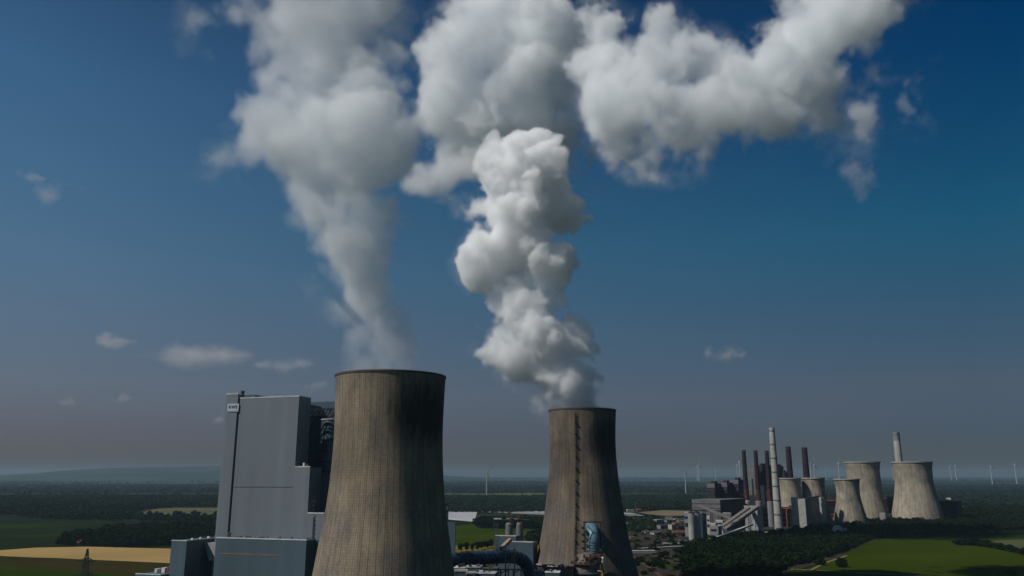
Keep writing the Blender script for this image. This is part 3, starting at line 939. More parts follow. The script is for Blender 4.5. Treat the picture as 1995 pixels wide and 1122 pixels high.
forest("scrub", "lighter green treetops among the houses of the small town", [(1215, 1022), (1260, 1016), (1290, 1022), (1290, 1034), (1230, 1042)],
       15, 11, 7, 200, 1.2, LEAF['light'], "scrub2", keep=.3, hvar=.3, cat="scrub")
# far bands on the plain
for i, (pts, sp) in enumerate([([(-300, 948), (430, 945), (700, 946), (700, 958), (430, 960), (-300, 962)], 34), ([(-300, 940.5), (700, 940), (700, 943), (-300, 944)], 60),
                               ([(860, 941), (1480, 941), (1480, 946), (860, 946)], 55), ([(860, 949), (1480, 951), (1480, 960), (860, 960)], 34),
                               ([(860, 934), (2100, 934), (2100, 936), (860, 936)], 130), ([(1480, 938), (2100, 938), (2100, 941.5), (1480, 941)], 70)]):
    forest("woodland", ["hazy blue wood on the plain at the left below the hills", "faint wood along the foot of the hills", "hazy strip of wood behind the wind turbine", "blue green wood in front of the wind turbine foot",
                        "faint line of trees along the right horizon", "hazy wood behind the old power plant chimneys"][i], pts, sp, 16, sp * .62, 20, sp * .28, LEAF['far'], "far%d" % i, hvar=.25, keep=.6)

# ------------------------------------------------------------------ frames for box shaped buildings
class Frame:
    """u runs along the front to the right, v runs back, in plan; az = direction of v in degrees from +Y towards +X"""
    def __init__(s, o, az):
        s.o = Vector(o); s.a = math.radians(az)
        s.u = Vector((math.cos(s.a), -math.sin(s.a), 0)); s.v = Vector((math.sin(s.a), math.cos(s.a), 0))
        s.rz = -s.a

    def front(s, px, py, v=0.0):
        """(u, z) where the sight line of a pixel meets the plane v"""
        d = ray(px, py); c = Vector((0, 0, CAM_Z)) - s.o
        k = (v - c.dot(s.v)) / d.dot(s.v)
        p = c + d * k
        return p.dot(s.u), p.z + s.o.z

    def side(s, px, py, u=0.0):
        d = ray(px, py); c = Vector((0, 0, CAM_Z)) - s.o
        k = (u - c.dot(s.u)) / d.dot(s.u)
        p = c + d * k
        return p.dot(s.v), p.z + s.o.z


# ------------------------------------------------------------------ cooling towers
def tower_profile(rows, Y):
    """rows (y, left, right) in the photograph -> (r, z), carried on down to the ground"""
    out = []
    for (y, l, r) in rows:
        d = ray((l + r) / 2, y)
        k = Y / d.y
        z = CAM_Z + d.z * k
        # k is depth along the optical axis
        out.append(((r - l) / 2 * k / F, z))
    (r1, z1), (r0, z0) = out[-2], out[-1]
    slope = (r0 - r1) / (z1 - z0)
    z = z0; r = r0
    while z > 1:
        dz = min(8, z); z -= dz; r += slope * dz * .9; out.append((r, max(z, 0.0)))
    return out[::-1]


def smooth_profile(p, step=2.0):
    z = np.array([q[1] for q in p]); r = np.array([q[0] for q in p])
    zz = np.linspace(z[0], z[-1], int((z[-1] - z[0]) / step) + 2)
    rr = np.interp(zz, z, r)
    ker = np.exp(-np.linspace(-2, 2, 11) ** 2); ker /= ker.sum()
    rp = np.concatenate([rr[0] + (rr[0] - rr[5:0:-1]), rr, rr[-1] + (rr[-1] - rr[-2:-7:-1])])
    rs = np.convolve(rp, ker, 'valid')
    return list(zip(rs, zz))


def cooling_tower(rows, Y, mat, label, thick=1.0, rim=(1.2, 1.4), rim_mat='rim', n=160, group=None):
    p = smooth_profile(tower_profile(rows, Y))
    x = P((rows[0][1] + rows[0][2]) / 2, rows[0][0], Y).x
    t = thing("cooling_tower", label, "cooling tower", (x, Y, 0), 0, group)
    top = p[-1][1]
    outer = [q for q in p]
    inner = [(q[0] - thick, q[1]) for q in p][::-1]
    MB().lathe(outer, n, closed=False).build("tmp", MAT[mat])
    bpy.data.objects.remove(bpy.data.objects["tmp"])
    MB().lathe(outer + inner, n, closed=True).build("shell", MAT[mat], t, smooth=True)
    r = p[-1][0]
    MB().lathe([(r - thick - .3, top - .2), (r + rim[0], top - .2 - rim[1] * .3), (r + rim[0], top + rim[1] * .7), (r - thick - .3, top + rim[1] * .7)], n, closed=True).build("rim", MAT[rim_mat], t, smooth=True)
    return t, p


near_rows = [(735, 655, 868), (775, 655.2, 865.2), (832, 652, 860.5), (869, 649.4, 859.7), (907, 645.3, 859.7), (944.5, 640.8, 861.2), (1001, 632.5, 865.8), (1057, 620, 873.3), (1099, 611.8, 878.6), (1122, 607, 881.6)]
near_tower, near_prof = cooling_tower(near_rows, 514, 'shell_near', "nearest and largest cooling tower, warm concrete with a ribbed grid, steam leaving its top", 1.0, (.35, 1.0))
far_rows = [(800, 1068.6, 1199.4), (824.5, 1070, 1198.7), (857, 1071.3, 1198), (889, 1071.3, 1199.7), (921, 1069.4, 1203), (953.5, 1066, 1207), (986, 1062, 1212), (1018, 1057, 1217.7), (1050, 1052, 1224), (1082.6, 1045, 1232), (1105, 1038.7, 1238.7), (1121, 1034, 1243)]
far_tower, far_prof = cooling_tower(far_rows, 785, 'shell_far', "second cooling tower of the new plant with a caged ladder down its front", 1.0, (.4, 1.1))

# caged ladder down the front of the farther tower, with rest platforms
ft = far_tower.location


def on_far(z, off, az):
    zz = [q[1] for q in far_prof]; rr = [q[0] for q in far_prof]
    r = float(np.interp(z, zz, rr)) + off
    return Vector((r * math.sin(az), -r * math.cos(az), z))


az_l = math.radians(-16.5)
top_z = far_prof[-1][1]
m = MB()
zs = np.arange(40, top_z, 2.0)
for sgn in (-1, 1):
    pts = [on_far(z, .6, az_l + sgn * .010) for z in zs]
    for a, b in zip(pts[::3], pts[3::3]): m.bar(a, b, .22)
for z in np.arange(40, top_z, 1.6):
    m.bar(on_far(z, .6, az_l - .012), on_far(z, .6, az_l + .012), .14)
lad = m.build("ladder", MAT['dark_steel'], far_tower)
m = MB()
for z in np.arange(40, top_z - 1, 3.0):
    for a0, o0, a1, o1 in ((-.022, .5, -.022, 1.6), (-.022, 1.6, .022, 1.6), (.022, 1.6, .022, .5)):
        m.bar(on_far(z, o0, az_l + a0), on_far(z, o1, az_l + a1), .22)
for da in (-.02, 0, .02):
    pts = [on_far(z, 1.6, az_l + da) for z in zs[::4]]
    for a, b in zip(pts, pts[1:]): m.bar(a, b, .16)
m.build("ladder_cage", MAT['dark_steel'], far_tower)
for z in np.arange(54, top_z - 3, 10.5):
    m = MB()
    c = on_far(z, 1.9, az_l); 
    q = Matrix.Rotation(az_l, 4, 'Z')
    b = MB().box(-.9, .9, -.9, 1.9, -.12, .12)
    for (x0, x1, y0, y1) in ((-.9, .9, -.9, -.8),):
        b.box(x0, x1, y0, y1, .95, 1.15)
    b.v = [tuple((q @ Vector(v)) + c) for v in b.v]
    b.build("platform", MAT['dark_steel'], far_tower)

# flue gas duct that enters the farther tower through its front
d0 = P(1143, 1030, 785)
t = thing("inlet_duct", "pale blue vertical duct elbow hanging on the front of the second cooling tower", "duct", (d0.x, 785 - 60, 0))
zt = P(1143, 1024, 730).z; zb = P(1143, 1076, 725).z
R = 5.6
pts = [(0, 22, zt - 3), (0, 12, zt - 2.6), (0, 7, zt - 3.6), (0, 3.2, zt - 6), (0, 1, zt - 9), (0, 0, zt - 13), (0, 0, zb)]
du = MB().tube(pts, R, 36).build("duct", MAT['duct_pale'], t, smooth=True)
for z in np.linspace(zt - 13, zb, 5):
    MB().lathe([(R, z - .2), (R + .35, z - .2), (R + .35, z + .2), (R, z + .2)], 36, closed=True).build("flange", MAT['steel'], t, smooth=True)
fr_ = MB()
for x in (-7.2, 7.2):
    for y in (-6, 6):
        fr_.bar((x, y, zb - 34), (x, y, zt + 4), .6)
for z in (zb + .2, (zt + zb) / 2 - 2, zt - 5, zt + 3.6):
    for y in ((-6, 6) if z > zt or z < zb + 1 else (6,)): fr_.bar((-8, y, z), (8, y, z), .5)
    for x in (-7.2, 7.2): fr_.bar((x, -6, z), (x, 6, z), .5)

fr_.build("support_frame", MAT['dark_steel'], t)
sd = MB()
for k, z in enumerate(np.linspace(zb, zt - 5, 4)): sd.box(7.6, 9.6, -4, 5, z, z + 1.2); sd.box(-9.6, -7.6, -5, 4, z + 3, z + 4.6)
build_each(sd, "side_platform", MAT['dark_steel'], t)

# absorber vessel below it
av = P(1143, 1090, 712)
t = thing("absorber_vessel", "round vessel with rusty decks and railings below the pale blue duct", "vessel", (av.x, 712, 0))
za = P(1143, 1082, 705).z
MB().lathe([(11, 0), (11, za - 7), (9.5, za - 1), (3, za + 2), (0.2, za + 2.4)], 48).build("shell", plain("vessel_sheet", (.19, .165, .145), .6, .2, .5, .3), t, smooth=True)
for k, (z, r) in enumerate(((za - 6.6, 13.5), (za - 14, 14.8), (za - 24, 14))):
    MB().lathe([(10.6, z), (r, z), (r, z + .5), (10.6, z + .5)], 48, closed=True).build("deck", MAT['rust' if k == 0 else 'steel'], t)
    g = MB()
    for i in range(40):
        a = 2 * math.pi * i / 40; g.bar((r * .99 * math.cos(a), r * .99 * math.sin(a), z + .5), (r * .99 * math.cos(a), r * .99 * math.sin(a), z + 1.8), .14)
        b = 2 * math.pi * (i + 1) / 40
        for hz in (1.1, 1.8): g.bar((r * .99 * math.cos(a), r * .99 * math.sin(a), z + hz), (r * .99 * math.cos(b), r * .99 * math.sin(b), z + hz), .12)
    g.build("railing", MAT['steel'], t)
rg = rng("vessel")
g = MB()
for i in range(34):
    a = rg.uniform(-2.9, -.2); r = rg.uniform(9, 13); z = za - rg.uniform(0, 9)
    g.box(r * math.cos(a) - .8, r * math.cos(a) + rg.uniform(.2, 1.6), r * math.sin(a) - .6, r * math.sin(a) + .7, z, z + rg.uniform(.8, 3))
build_each(g, "pump", MAT['rust'], t)
MB().lathe([(1.6, za - 7), (1.6, za - 2.2), (1.0, za - 1.4), (.1, za - 1.2)], 16, x=13.2, y=-2).build("small_tank", MAT['white_trim'], t, smooth=True)
yp = P(1172, 1116, 690)
t = thing("yellow_pipe", "short bright yellow pipe bend at the bottom edge below the vessel", "pipe", (yp.x, 690, yp.z))
MB().tube([(-3.2, 0, 1.6), (-1.5, 0, 1.7), (0, 0, 1.2), (.8, 0, 0), (.9, 0, -2), (.9, 0, -14)], .75, 14).build("pipe", MAT['yellow_paint'], t, smooth=True)
MB().lathe([(.7, -2.2), (1.2, -2.2), (1.2, -1.7), (.7, -1.7)], 14, x=.9, closed=True).build("flange", MAT['steel'], t)

# ------------------------------------------------------------------ boiler house
H0 = P(583, 772, 599)
fr = Frame((H0.x, H0.y, 0), 17.4)
bh = thing("boiler_house", "tall grey clad boiler house with a logo sign, left of the nearest cooling tower", "boiler house", fr.o, fr.rz)
uL, zt = fr.front(468, 776); z_main = H0.z
u_mid, z_mid = fr.front(604, 909.5)
u_low, z_low = fr.front(631.5, 1000)
u_ul, z_an = fr.front(450, 1047)
dep1 = fr.side(606, 776, 0)[0]
pr = [(uL, 30), (u_low, 30), (u_low, z_low), (u_mid, z_low), (u_mid, z_mid), (0, z_mid), (0, z_main), (uL, z_main)]
n_ = len(pr)
MB().add([(u, v, z) for v in (0, dep1) for (u, z) in pr], [tuple(range(n_)), tuple(range(2 * n_ - 1, n_ - 1, -1))] + [(i, n_ + i, n_ + (i + 1) % n_, (i + 1) % n_) for i in range(n_)]).build("wall", MAT['cladding'], bh)
# deep rear half, set back behind the open bay
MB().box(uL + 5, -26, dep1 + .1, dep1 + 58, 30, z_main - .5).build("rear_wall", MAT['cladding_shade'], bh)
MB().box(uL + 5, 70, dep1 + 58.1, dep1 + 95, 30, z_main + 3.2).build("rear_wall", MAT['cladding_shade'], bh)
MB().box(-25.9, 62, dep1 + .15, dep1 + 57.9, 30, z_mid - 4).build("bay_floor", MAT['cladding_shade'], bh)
tr = MB()
def trim(u0, u1, z, v=-.15, d=1.2): tr.box(u0 - .15, u1 + .15, v, v + d, z + .02, z + .75)
trim(uL, 0, z_main); trim(0.2, u_mid, z_mid); trim(u_mid + .2, u_low, z_low)
tr.box(-.5, .17, 1.1, dep1, z_main + .02, z_main + .7)
build_each(tr, "parapet_cap", MAT['white_trim'], bh)
_, zj = fr.front(520, 948)
MB().box(uL + .2, -1, -.12, .0, zj - .25, zj + .25).build("joint_strip", MAT['steel'], bh)
# stair tower
a0, _ = fr.front(443, 768); a1, zs_ = fr.front(466.5, 767.5)
st = MB().box(a0 - .2, a1 - .6, -.6, 26, 30, zs_).build("stair_tower", MAT['cladding'], bh)
MB().box(a0 - .4, a1 - .4, -.8, .4, zs_ + .02, zs_ + .8).build("tower_cap", MAT['white_trim'], bh)
MB().box(a1 - .55, uL - .02, 2.0, 20, 40, zs_ - 4).build("gap_wall", MAT['dark_steel'], bh)
MB().box(a1 - .55, uL + 9, 6, 24, z_main - 4, zs_ - .2).build("lift_room", MAT['cladding_shade'], bh)
ue, ze = fr.front(474, 763)
MB().lathe([(1.3, zs_ - 1), (1.3, zs_ + 1.6), (1.7, zs_ + 1.7), (1.7, zs_ + 2.6), (.2, zs_ + 2.7)], 16, x=a1 + 1.3, y=2).build("roof_vent", MAT['steel'], bh)
# sign
s0, sz1 = fr.front(444.2, 786.5, -.7); s1, _ = fr.front(465.7, 786, -.7); _, sz0 = fr.front(455, 802, -.7)
sign = MB().box(s0, s1, -.95, -.62, sz0, sz1).build("sign_board", plain("sign_white", (.62, .66, .68), .4, 0, .03), bh)
MB().box(s0, s1, -.99, -.955, sz0, sz0 + (sz1 - sz0) * .2).build("sign_band", plain("sign_band", (.30, .45, .52), .4, 0, .02), sign)
cu = bpy.data.curves.new("lettering", 'FONT'); cu.body = "RWE"; cu.align_x = 'CENTER'; cu.align_y = 'CENTER'
cu.extrude = .05; cu.offset = .07; cu.size = (sz1 - sz0) * .60; cu.space_character = 1.12
cu.materials.append(MAT['logo_blue'])
tx = bpy.data.objects.new("lettering", cu); COL.objects.link(tx); tx.parent = sign
tx.location = ((s0 + s1) / 2, -1.06, (sz0 + sz1) / 2 + .5); tx.rotation_euler = (math.radians(90), 0, 0); tx.scale = (.95, 1, 1)
# open bay with flue vessel and truss
vs0, _ = fr.side(606, 800, 0)
for (cx, cyv, rr, z0, z1) in ((4.5, dep1 + 28, 9.5, z_mid - 3.9, z_main - 16), (32, dep1 + 28, 9.5, z_mid - 3.9, z_main - 16)):
    q = MB().lathe([(rr, z0), (rr, z1), (rr - .6, z1 + 1.2), (.3, z1 + 4)], 40, x=cx, y=cyv).build("flue_vessel", MAT['silo'], bh, smooth=True)
    for zz in np.linspace(z0 + 8, z1 - 6, 4):
        MB().lathe([(rr, zz), (rr + .35, zz), (rr + .35, zz + .6), (rr, zz + .6)], 40, x=cx, y=cyv, closed=True).build("vessel_band", MAT['dark_steel'], q)
    MB().lathe([(rr - .9, z1 + 1.3), (rr + .3, z1 + 1.3), (rr + .3, z1 + 1.9), (rr - .9, z1 + 1.9)], 40, x=cx, y=cyv, closed=True).build("vessel_cap", MAT['white_trim'], q)
tr = MB(); zt0 = z_main - 7.5
for vv in (dep1 + 8, dep1 + 12):
    tr.bar((-25, vv, zt0), (60, vv, zt0), .9); tr.bar((-25, vv, zt0 - 6), (60, vv, zt0 - 6), .7)
    for k in range(12):
        x = -24 + k * 7; tr.bar((x, vv, zt0), (x + 3.5, vv, zt0 - 6), .6); tr.bar((x + 3.5, vv, zt0 - 6), (x + 7, vv, zt0), .6)
tr.bar((-2, dep1 + 10, zt0 - 6), (-14, dep1 + 12, z_mid), .8)
tr.build("roof_truss", MAT['dark_steel'], bh)
# small clutter on the steps
MB().box(u_mid - 8, u_mid - 6.6, 3, 4.5, z_mid + .8, z_mid + 3.2).build("roof_fan", MAT['white_trim'], bh)
MB().box(u_mid - 5, u_mid - 4, 3, 4.5, z_mid + .8, z_mid + 2.4).build("roof_fan", MAT['orange'], bh)
# annex
va = -13.0
au0, az0 = fr.front(421, 1047.5, va); au1, az1 = fr.front(597, 1052, va)
za_ = (az0 + az1) / 2
MB().box(au0, au1, va, -.9, 0, za_).build("annex_wall", MAT['cladding_annex'], bh)
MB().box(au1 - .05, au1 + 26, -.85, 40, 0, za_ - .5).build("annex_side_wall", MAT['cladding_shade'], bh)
MB().box(au0 - .1, au1 + .1, va - .15, va + .9, za_ + .02, za_ + .7).build("annex_cap", MAT['white_trim'], bh)
o0, oz = fr.front(430, 1077.5, va); o1, oz1 = fr.front(545, 1081, va)
MB().box(o0, o1, va - .1, va + .1, (oz + oz1) / 2 - .35, (oz + oz1) / 2 + .5).build("orange_stripe", MAT['orange'], bh)
rg = rng("rails"); g = MB()
for k in range(26):
    u = au0 + (au1 - au0) * rg.random(); g.box(u, u + rg.uniform(.3, 1.2), -6, -5, za_, za_ + rg.uniform(.5, 1.6))
build_each(g, "roof_unit", MAT['steel'], bh)
# lightning mast / ladder low right
lu, lz = fr.front(611, 1003, -.5)
m = MB().bar((lu, -.6, za_), (lu, -.6, lz - 1), .5)
for k in range(9): m.bar((lu - .9, -.9, za_ + 2 + k * 3), (lu + .9, -.9, za_ + 2 + k * 3), .35)
m.build("wall_ladder", MAT['steel'], bh)
u9, z9 = fr.front(454, 1040, -4)
MB().lathe([(.9, za_), (.9, za_ + 2.2), (1.3, za_ + 2.3), (1.3, za_ + 3.2)], 12, x=uL + 2, y=-3).build("roof_vent", MAT['steel'], bh)

# low wing with the dark return, left of the annex
vw = -22.0
w0, wz = fr.front(334.5, 1052.5, vw); w1, wz1 = fr.front(364, 1053.5, vw)
wing = thing("bunker_wing", "lower blue grey clad wing with a deep shaded recess left of the boiler house annex", "building", fr.o, fr.rz)
zw = (wz + wz1) / 2
wd = fr.side(421, 1046.5, w1)[0]
MB().box(w0, w1, vw, 40, 0, zw).build("wall", MAT['cladding_annex'], wing)
MB().box(w1 + .02, au0 + 30, 8, 38, 0, zw - .1).build("rear_wall", MAT['cladding'], wing)
MB().box(w0 - .1, w1 + .1, vw - .15, vw + .8, zw + .02, zw + .6).build("parapet_cap", MAT['white_trim'], wing)
MB().box(w1 - .5, w1 + .12, vw + .85, 40, zw + .02, zw + .45).build("parapet_cap", MAT['white_trim'], wing)
for k in range(5):
    MB().box(w1 - 3, w1 - 1.4, vw + 8 + k * 9, vw + 9.6 + k * 9, zw + .02, zw + 1.5).build("roof_vent", MAT['white_trim'], wing)
MB().box(w0 + 2, w1 - 6, 6, 20, zw, zw + .6).build("roof_hatch", MAT['dark_steel'], wing)
# pale tapered box standing in for a sunlit patch in the recess
hp = -2.0
p = [fr.front(398, 1056.5, hp), fr.front(421, 1056.5, hp), fr.front(421, 1091, hp), fr.front(407, 1091, hp)]
b = MB().add([(q[0] + (6 if i in (1, 2) else 0), y, q[1]) for y in (hp, 6.0) for i, q in enumerate(p)], [(3, 2, 1, 0), (4, 5, 6, 7), (0, 1, 5, 4), (1, 2, 6, 5), (2, 3, 7, 6), (3, 0, 4, 7)])
b.build("sunlit_patch", plain("sunlit_grey", (.40, .40, .41), .6, 0, .08), wing)

low = thing("low_hall", "flat roofed low hall with small roof units at the bottom left of the boiler house", "hall", fr.o, fr.rz)
vl = -30.0
l0, lz0 = fr.front(264, 1117.5, vl); l1, lz1 = fr.front(329, 1120, vl)
zl = (lz0 + lz1) / 2
MB().box(l0, w0 - .05, vl, 6, 0, zl).build("wall", MAT['cladding_annex'], low)
MB().box(l0 - .1, w0 - .06, vl - .1, vl + .8, zl + .02, zl + .55).build("parapet_cap", MAT['white_trim'], low)
MB().box(l0 - .1, l0 + .6, vl + .85, 6, zl + .02, zl + .5).build("parapet_cap", MAT['steel'], low)
for k, (a, b_, c_) in enumerate(((8, 3, 2.6), (16, 4, 3.4), (22, 7, 4.6), (29, 3, 2.0))):
    MB().box(l0 + a * .75, l0 + a * .75 + b_ * .7, vl + 12, vl + 17, zl + .02, zl + c_).build("roof_unit", MAT['rust' if k == 2 else 'white_trim'], low)
MB().box(l0 + 1.5, w0 - 2, vl + 22, vl + 30, zl, zl + 2.2).build("skylight", MAT['silo'], low)

# dark buildings right of the nearest tower
def corner_block(name, label, x0, x1, x2, yt, Y, mf, az=17.4, z0=0.0, cap=None, bands=None, cat="building", min_depth=6.0, parent=None, parts=None):
    """box whose vertical corner stands at photo column x1; front reaches to x0, side to x2"""
    c = P(x1, yt, Y)
    f = Frame((c.x, c.y, 0), az)
    u0 = f.front(x0, yt, 0)[0]
    dv = f.side(x2, yt, 0)[0] if x2 > x1 + .5 else min_depth
    if dv <= 0 or dv > 400: dv = 40
    t = parent or thing(name, label, cat, f.o, f.rz)
    MB().box(u0, 0, 0, dv, z0, c.z).build("wall", MAT[mf], t)
    if cap: MB().box(u0 - .1, .1, -.1, .9, c.z + .02, c.z + .8).build("roof_edge", MAT[cap], t)
    if bands:
        for (ya, yb, mm) in bands:
            za = f.front(x1, ya, 0)[1]; zb = f.front(x1, yb, 0)[1]
            MB().box(u0 - .06, .08, -.12, dv + .06, zb, za).build("wall_band", MAT[mm], t)
    return t, f, u0, dv, c.z


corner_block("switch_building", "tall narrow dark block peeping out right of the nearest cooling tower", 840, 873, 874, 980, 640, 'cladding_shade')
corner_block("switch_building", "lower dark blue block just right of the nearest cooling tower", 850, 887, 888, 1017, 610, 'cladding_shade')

# ------------------------------------------------------------------ between the towers
t, f, u0, dv, z = corner_block("gypsum_building", "blue grey box building under the two grey silos", 964.5, 1005, 1014, 1044, 800, 'cladding_annex', cap='white_trim')
t2, f2, u02, dv2, z2 = corner_block("gypsum_building", "blue grey box with a dark slanting shadow beside the farther tower's foot", 998, 1038.5, 1047, 1056, 770, 'cladding_annex', cap='white_trim')
for (x, lab) in ((992, "left one of the two grey silos with rusty heads between the towers"), (1012, "right one of the two grey silos with rusty heads between the towers")):
    c = P(x, 1020, 830)
    s = thing("silo", lab, "silo", (c.x, 830, 0), 0, "silos between the towers")
    r = 7.2 * mpp(1020, 830)
    MB().lathe([(r, 0), (r, c.z), (r * .6, c.z + 1.4)], 36).build("body", plain("silo_grey" if x < 1000 else "silo_grey_right", (.21, .235, .25), .45, .2, .15), s, smooth=True)
    h = MB(); rg = rng(lab)
    for k in range(20):
        a = rg.random() * 6.28; rr = r * rg.uniform(.2, 1.15); zz = c.z + rg.uniform(.3, 7)
        h.box(rr * math.cos(a) - .6, rr * math.cos(a) + rg.uniform(.3, 1.8), rr * math.sin(a) - .6, rr * math.sin(a) + .8, zz, zz + rg.uniform(.5, 2.2))
    build_each(h, "head_machinery", MAT['rust'], s)
c = P(1004, 1012, 830)
s = thing("filter_bridge", "pale topped steel bridge lying over the rusty silo heads", "bridge", (c.x, 830, c.z - 3))
MB().box(-22, 14, -1.5, 1.5, 3, 3.6).build("deck", MAT['steel'], s)
MB().box(-22, -14, -1.6, -1.4, 3.7, 5).build("panel", MAT['white_trim'], s)
MB().box(-9, 2, -1.6, -1.4, 3.7, 5).build("panel", MAT['pale_roof'], s)
b = MB()
for x in range(-21, 14, 5): b.bar((x, 0, -4), (x, 0, 3), .4)
b.build("bridge_leg", MAT['dark_steel'], s)
# lattice stair tower left of the silos
c = P(966, 1008, 790)
s = thing("lattice_stair_tower", "slim grey lattice stair tower left of the two silos", "steel tower", (c.x, 790, 0))
w = 9 * mpp(1008, 790) / 2
b = MB(); st_ = MB()
for x in (-w, w):
    for y in (-w, w): b.bar((x, y, 0), (x, y, c.z), .45)
for k in range(int(c.z / 3.6)):
    z0 = k * 3.6
    b.bar((-w, -w, z0), (w, -w, z0), .3); b.bar((w, -w, z0), (w, w, z0), .3); b.bar((-w, -w, z0), (w, -w, z0 + 3.6), .25); b.bar((w, -w, z0), (-w, -w, z0 + 3.6), .25)
    st_.box(-w, w, -w, w, z0 + .3, z0 + .5)
b.build("lattice", MAT['steel'], s); st_.build("landing", MAT['steel'], s)
# sloping pale conveyor between
a = P(976, 1068, 745); b_ = P(994, 1050, 760)
s = thing("sloping_chute", "short tan chute sloping down between the boxes left of the farther tower", "chute", a)
MB().bar((0, 0, 0), (b_ - a), 3.4, 2.4).build("body", plain("chute_tan", (.34, .26, .19)), s)
g = MB()
for k in range(4): g.bar(((b_ - a) * (k + .5) / 4) + Vector((0, -1.8, 0)), ((b_ - a) * (k + .5) / 4) + Vector((0, -1.8, -14)), .5)
g.build("leg", MAT['dark_steel'], s)

# big blue duct
s = thing("flue_duct", "large dark blue ribbed duct running between the two cooling towers", "duct", (0, 0, 0))
pts = [P(820, 1091, 600), P(880, 1090, 612), P(930, 1086, 628), (P(968, 1084, 642)), P(985, 1083, 650)]
R1 = 12.5 * mpp(1088, 625)
du = MB().tube(pts, R1, 40).build("straight_run", MAT['duct_blue'], s, smooth=True)
pts2 = [P(985, 1083, 650), P(1005, 1083, 658), P(1020, 1090, 664), P(1028, 1102, 667), P(1030, 1120, 668), P(1031, 1140, 668)]
# smooth the elbow
q = []
for i in range(len(pts2) - 1):
    for t_ in (0, .33, .66):
        a, b_ = pts2[i], pts2[i + 1]; q.append(a.lerp(b_, t_))
q.append(pts2[-1])
for _ in range(3): q = [q[0]] + [(q[i - 1] + q[i] * 2 + q[i + 1]) / 4 for i in range(1, len(q) - 1)] + [q[-1]]
el = MB().tube(q, R1 * 1.02, 40).build("elbow", MAT['duct_blue'], s, smooth=True)


def rings(path_, parent, rad, step, name="stiffening_ring"):
    path_ = [Vector(p) for p in path_]
    L = 0; nxt = step * .5
    for a, b in zip(path_, path_[1:]):
        l = (b - a).length
        while nxt < L + l:
            p = a.lerp(b, (nxt - L) / l); d = (b - a).normalized()
            MB().tube([p - d * .22, p + d * .22], rad + .3, 36).build(name, MAT['duct_blue'], parent, smooth=True)
            nxt += step
        L += l


rings(pts, s, R1, 5.2); rings(q, s, R1 * 1.02, 4.5)
g = MB()
for (px, Y) in ((890, 600), (925, 612), (960, 630), (975, 634), (1000, 645)):
    p = P(px, 1100, Y)
    g.bar((p.x, Y, 0), (p.x, Y, p.z - 3), 1.0); g.bar((p.x + 6, Y + 2, 0), (p.x + 6, Y + 2, p.z - 3), 1.0); g.bar((p.x, Y, p.z - 6), (p.x + 6, Y + 2, p.z - 3), .6)
    g.bar((p.x - 3, Y, p.z - 3.2), (p.x + 9, Y + 2, p.z - 3.2), .9)
g.build("trestle", MAT['dark_steel'], s)
p = P(985, 1075, 646)
g = MB()
for x in (-7, 0, 7):
    g.bar((p.x + x, 640, p.z - 30), (p.x + x, 640, p.z + 2), .7); g.bar((p.x + x, 664, p.z - 30), (p.x + x, 664, p.z + 2), .7)
for z in (-12, -6, 0, 2): g.bar((p.x - 8, 640, p.z + z), (p.x + 8, 640, p.z + z), .5)
g.bar((p.x - 7, 640, p.z - 30), (p.x + 7, 640, p.z), .5)
g.build("portal_frame", MAT['dark_steel'], s)

# roofs and process clutter along the bottom edge
rg = rng("roofs")
items = [(884, 905, 1106, 590, 'cladding_shade', 'white_trim', "small hall with a bright roof edge at the bottom beside the nearest tower"),
         (905, 935, 1105, 592, 'cladding_shade', 'pale_roof', "low dark hall under the blue duct, left of the bright roof"),
         (925, 964, 1117, 585, 'cladding_annex', 'pale_roof', "pale flat roof at the bottom edge under the blue duct"),
         (936, 968, 1107, 612, 'cladding_shade', 'steel', "dark hall behind the pale flat roof under the duct"),
         (1040, 1060, 1112, 690, 'cladding_annex', 'pale_roof', "small pale roofed shed at the foot of the farther tower"),
         (1062, 1090, 1115, 680, 'cladding_annex', 'white_trim', "bright roofed shed left of the round vessel"),
         (1085, 1116, 1107, 700, 'old_clad', 'rust', "rusty roofed shed directly left of the round vessel")]
for (x0, x1, y, Y, mw, mr, lab) in items:
    c0 = P(x0, y, Y); c1 = P(x1, y, Y)
    t = thing("process_shed", lab, "shed", (c0.x, Y, 0), math.radians(-6))
    w = c1.x - c0.x
    MB().box(0, w, 0, 14, 0, c0.z).build("wall", MAT[mw], t)
    MB().box(-.3, w + .3, -.3, 14.3, c0.z + .02, c0.z + .4).build("roof", MAT[mr], t)
    for k in range(int(rg.integers(2, 6))):
        u = rg.uniform(0, w * .85); v = rg.uniform(0, 10); h = rg.uniform(.6, 2.4)
        MB().box(u, u + rg.uniform(.8, 3), v, v + rg.uniform(1, 3), c0.z + .42, c0.z + .4 + h).build("roof_unit", MAT[['white_trim', 'steel', 'rust', 'dark_steel'][int(rg.integers(0, 4))]], t)
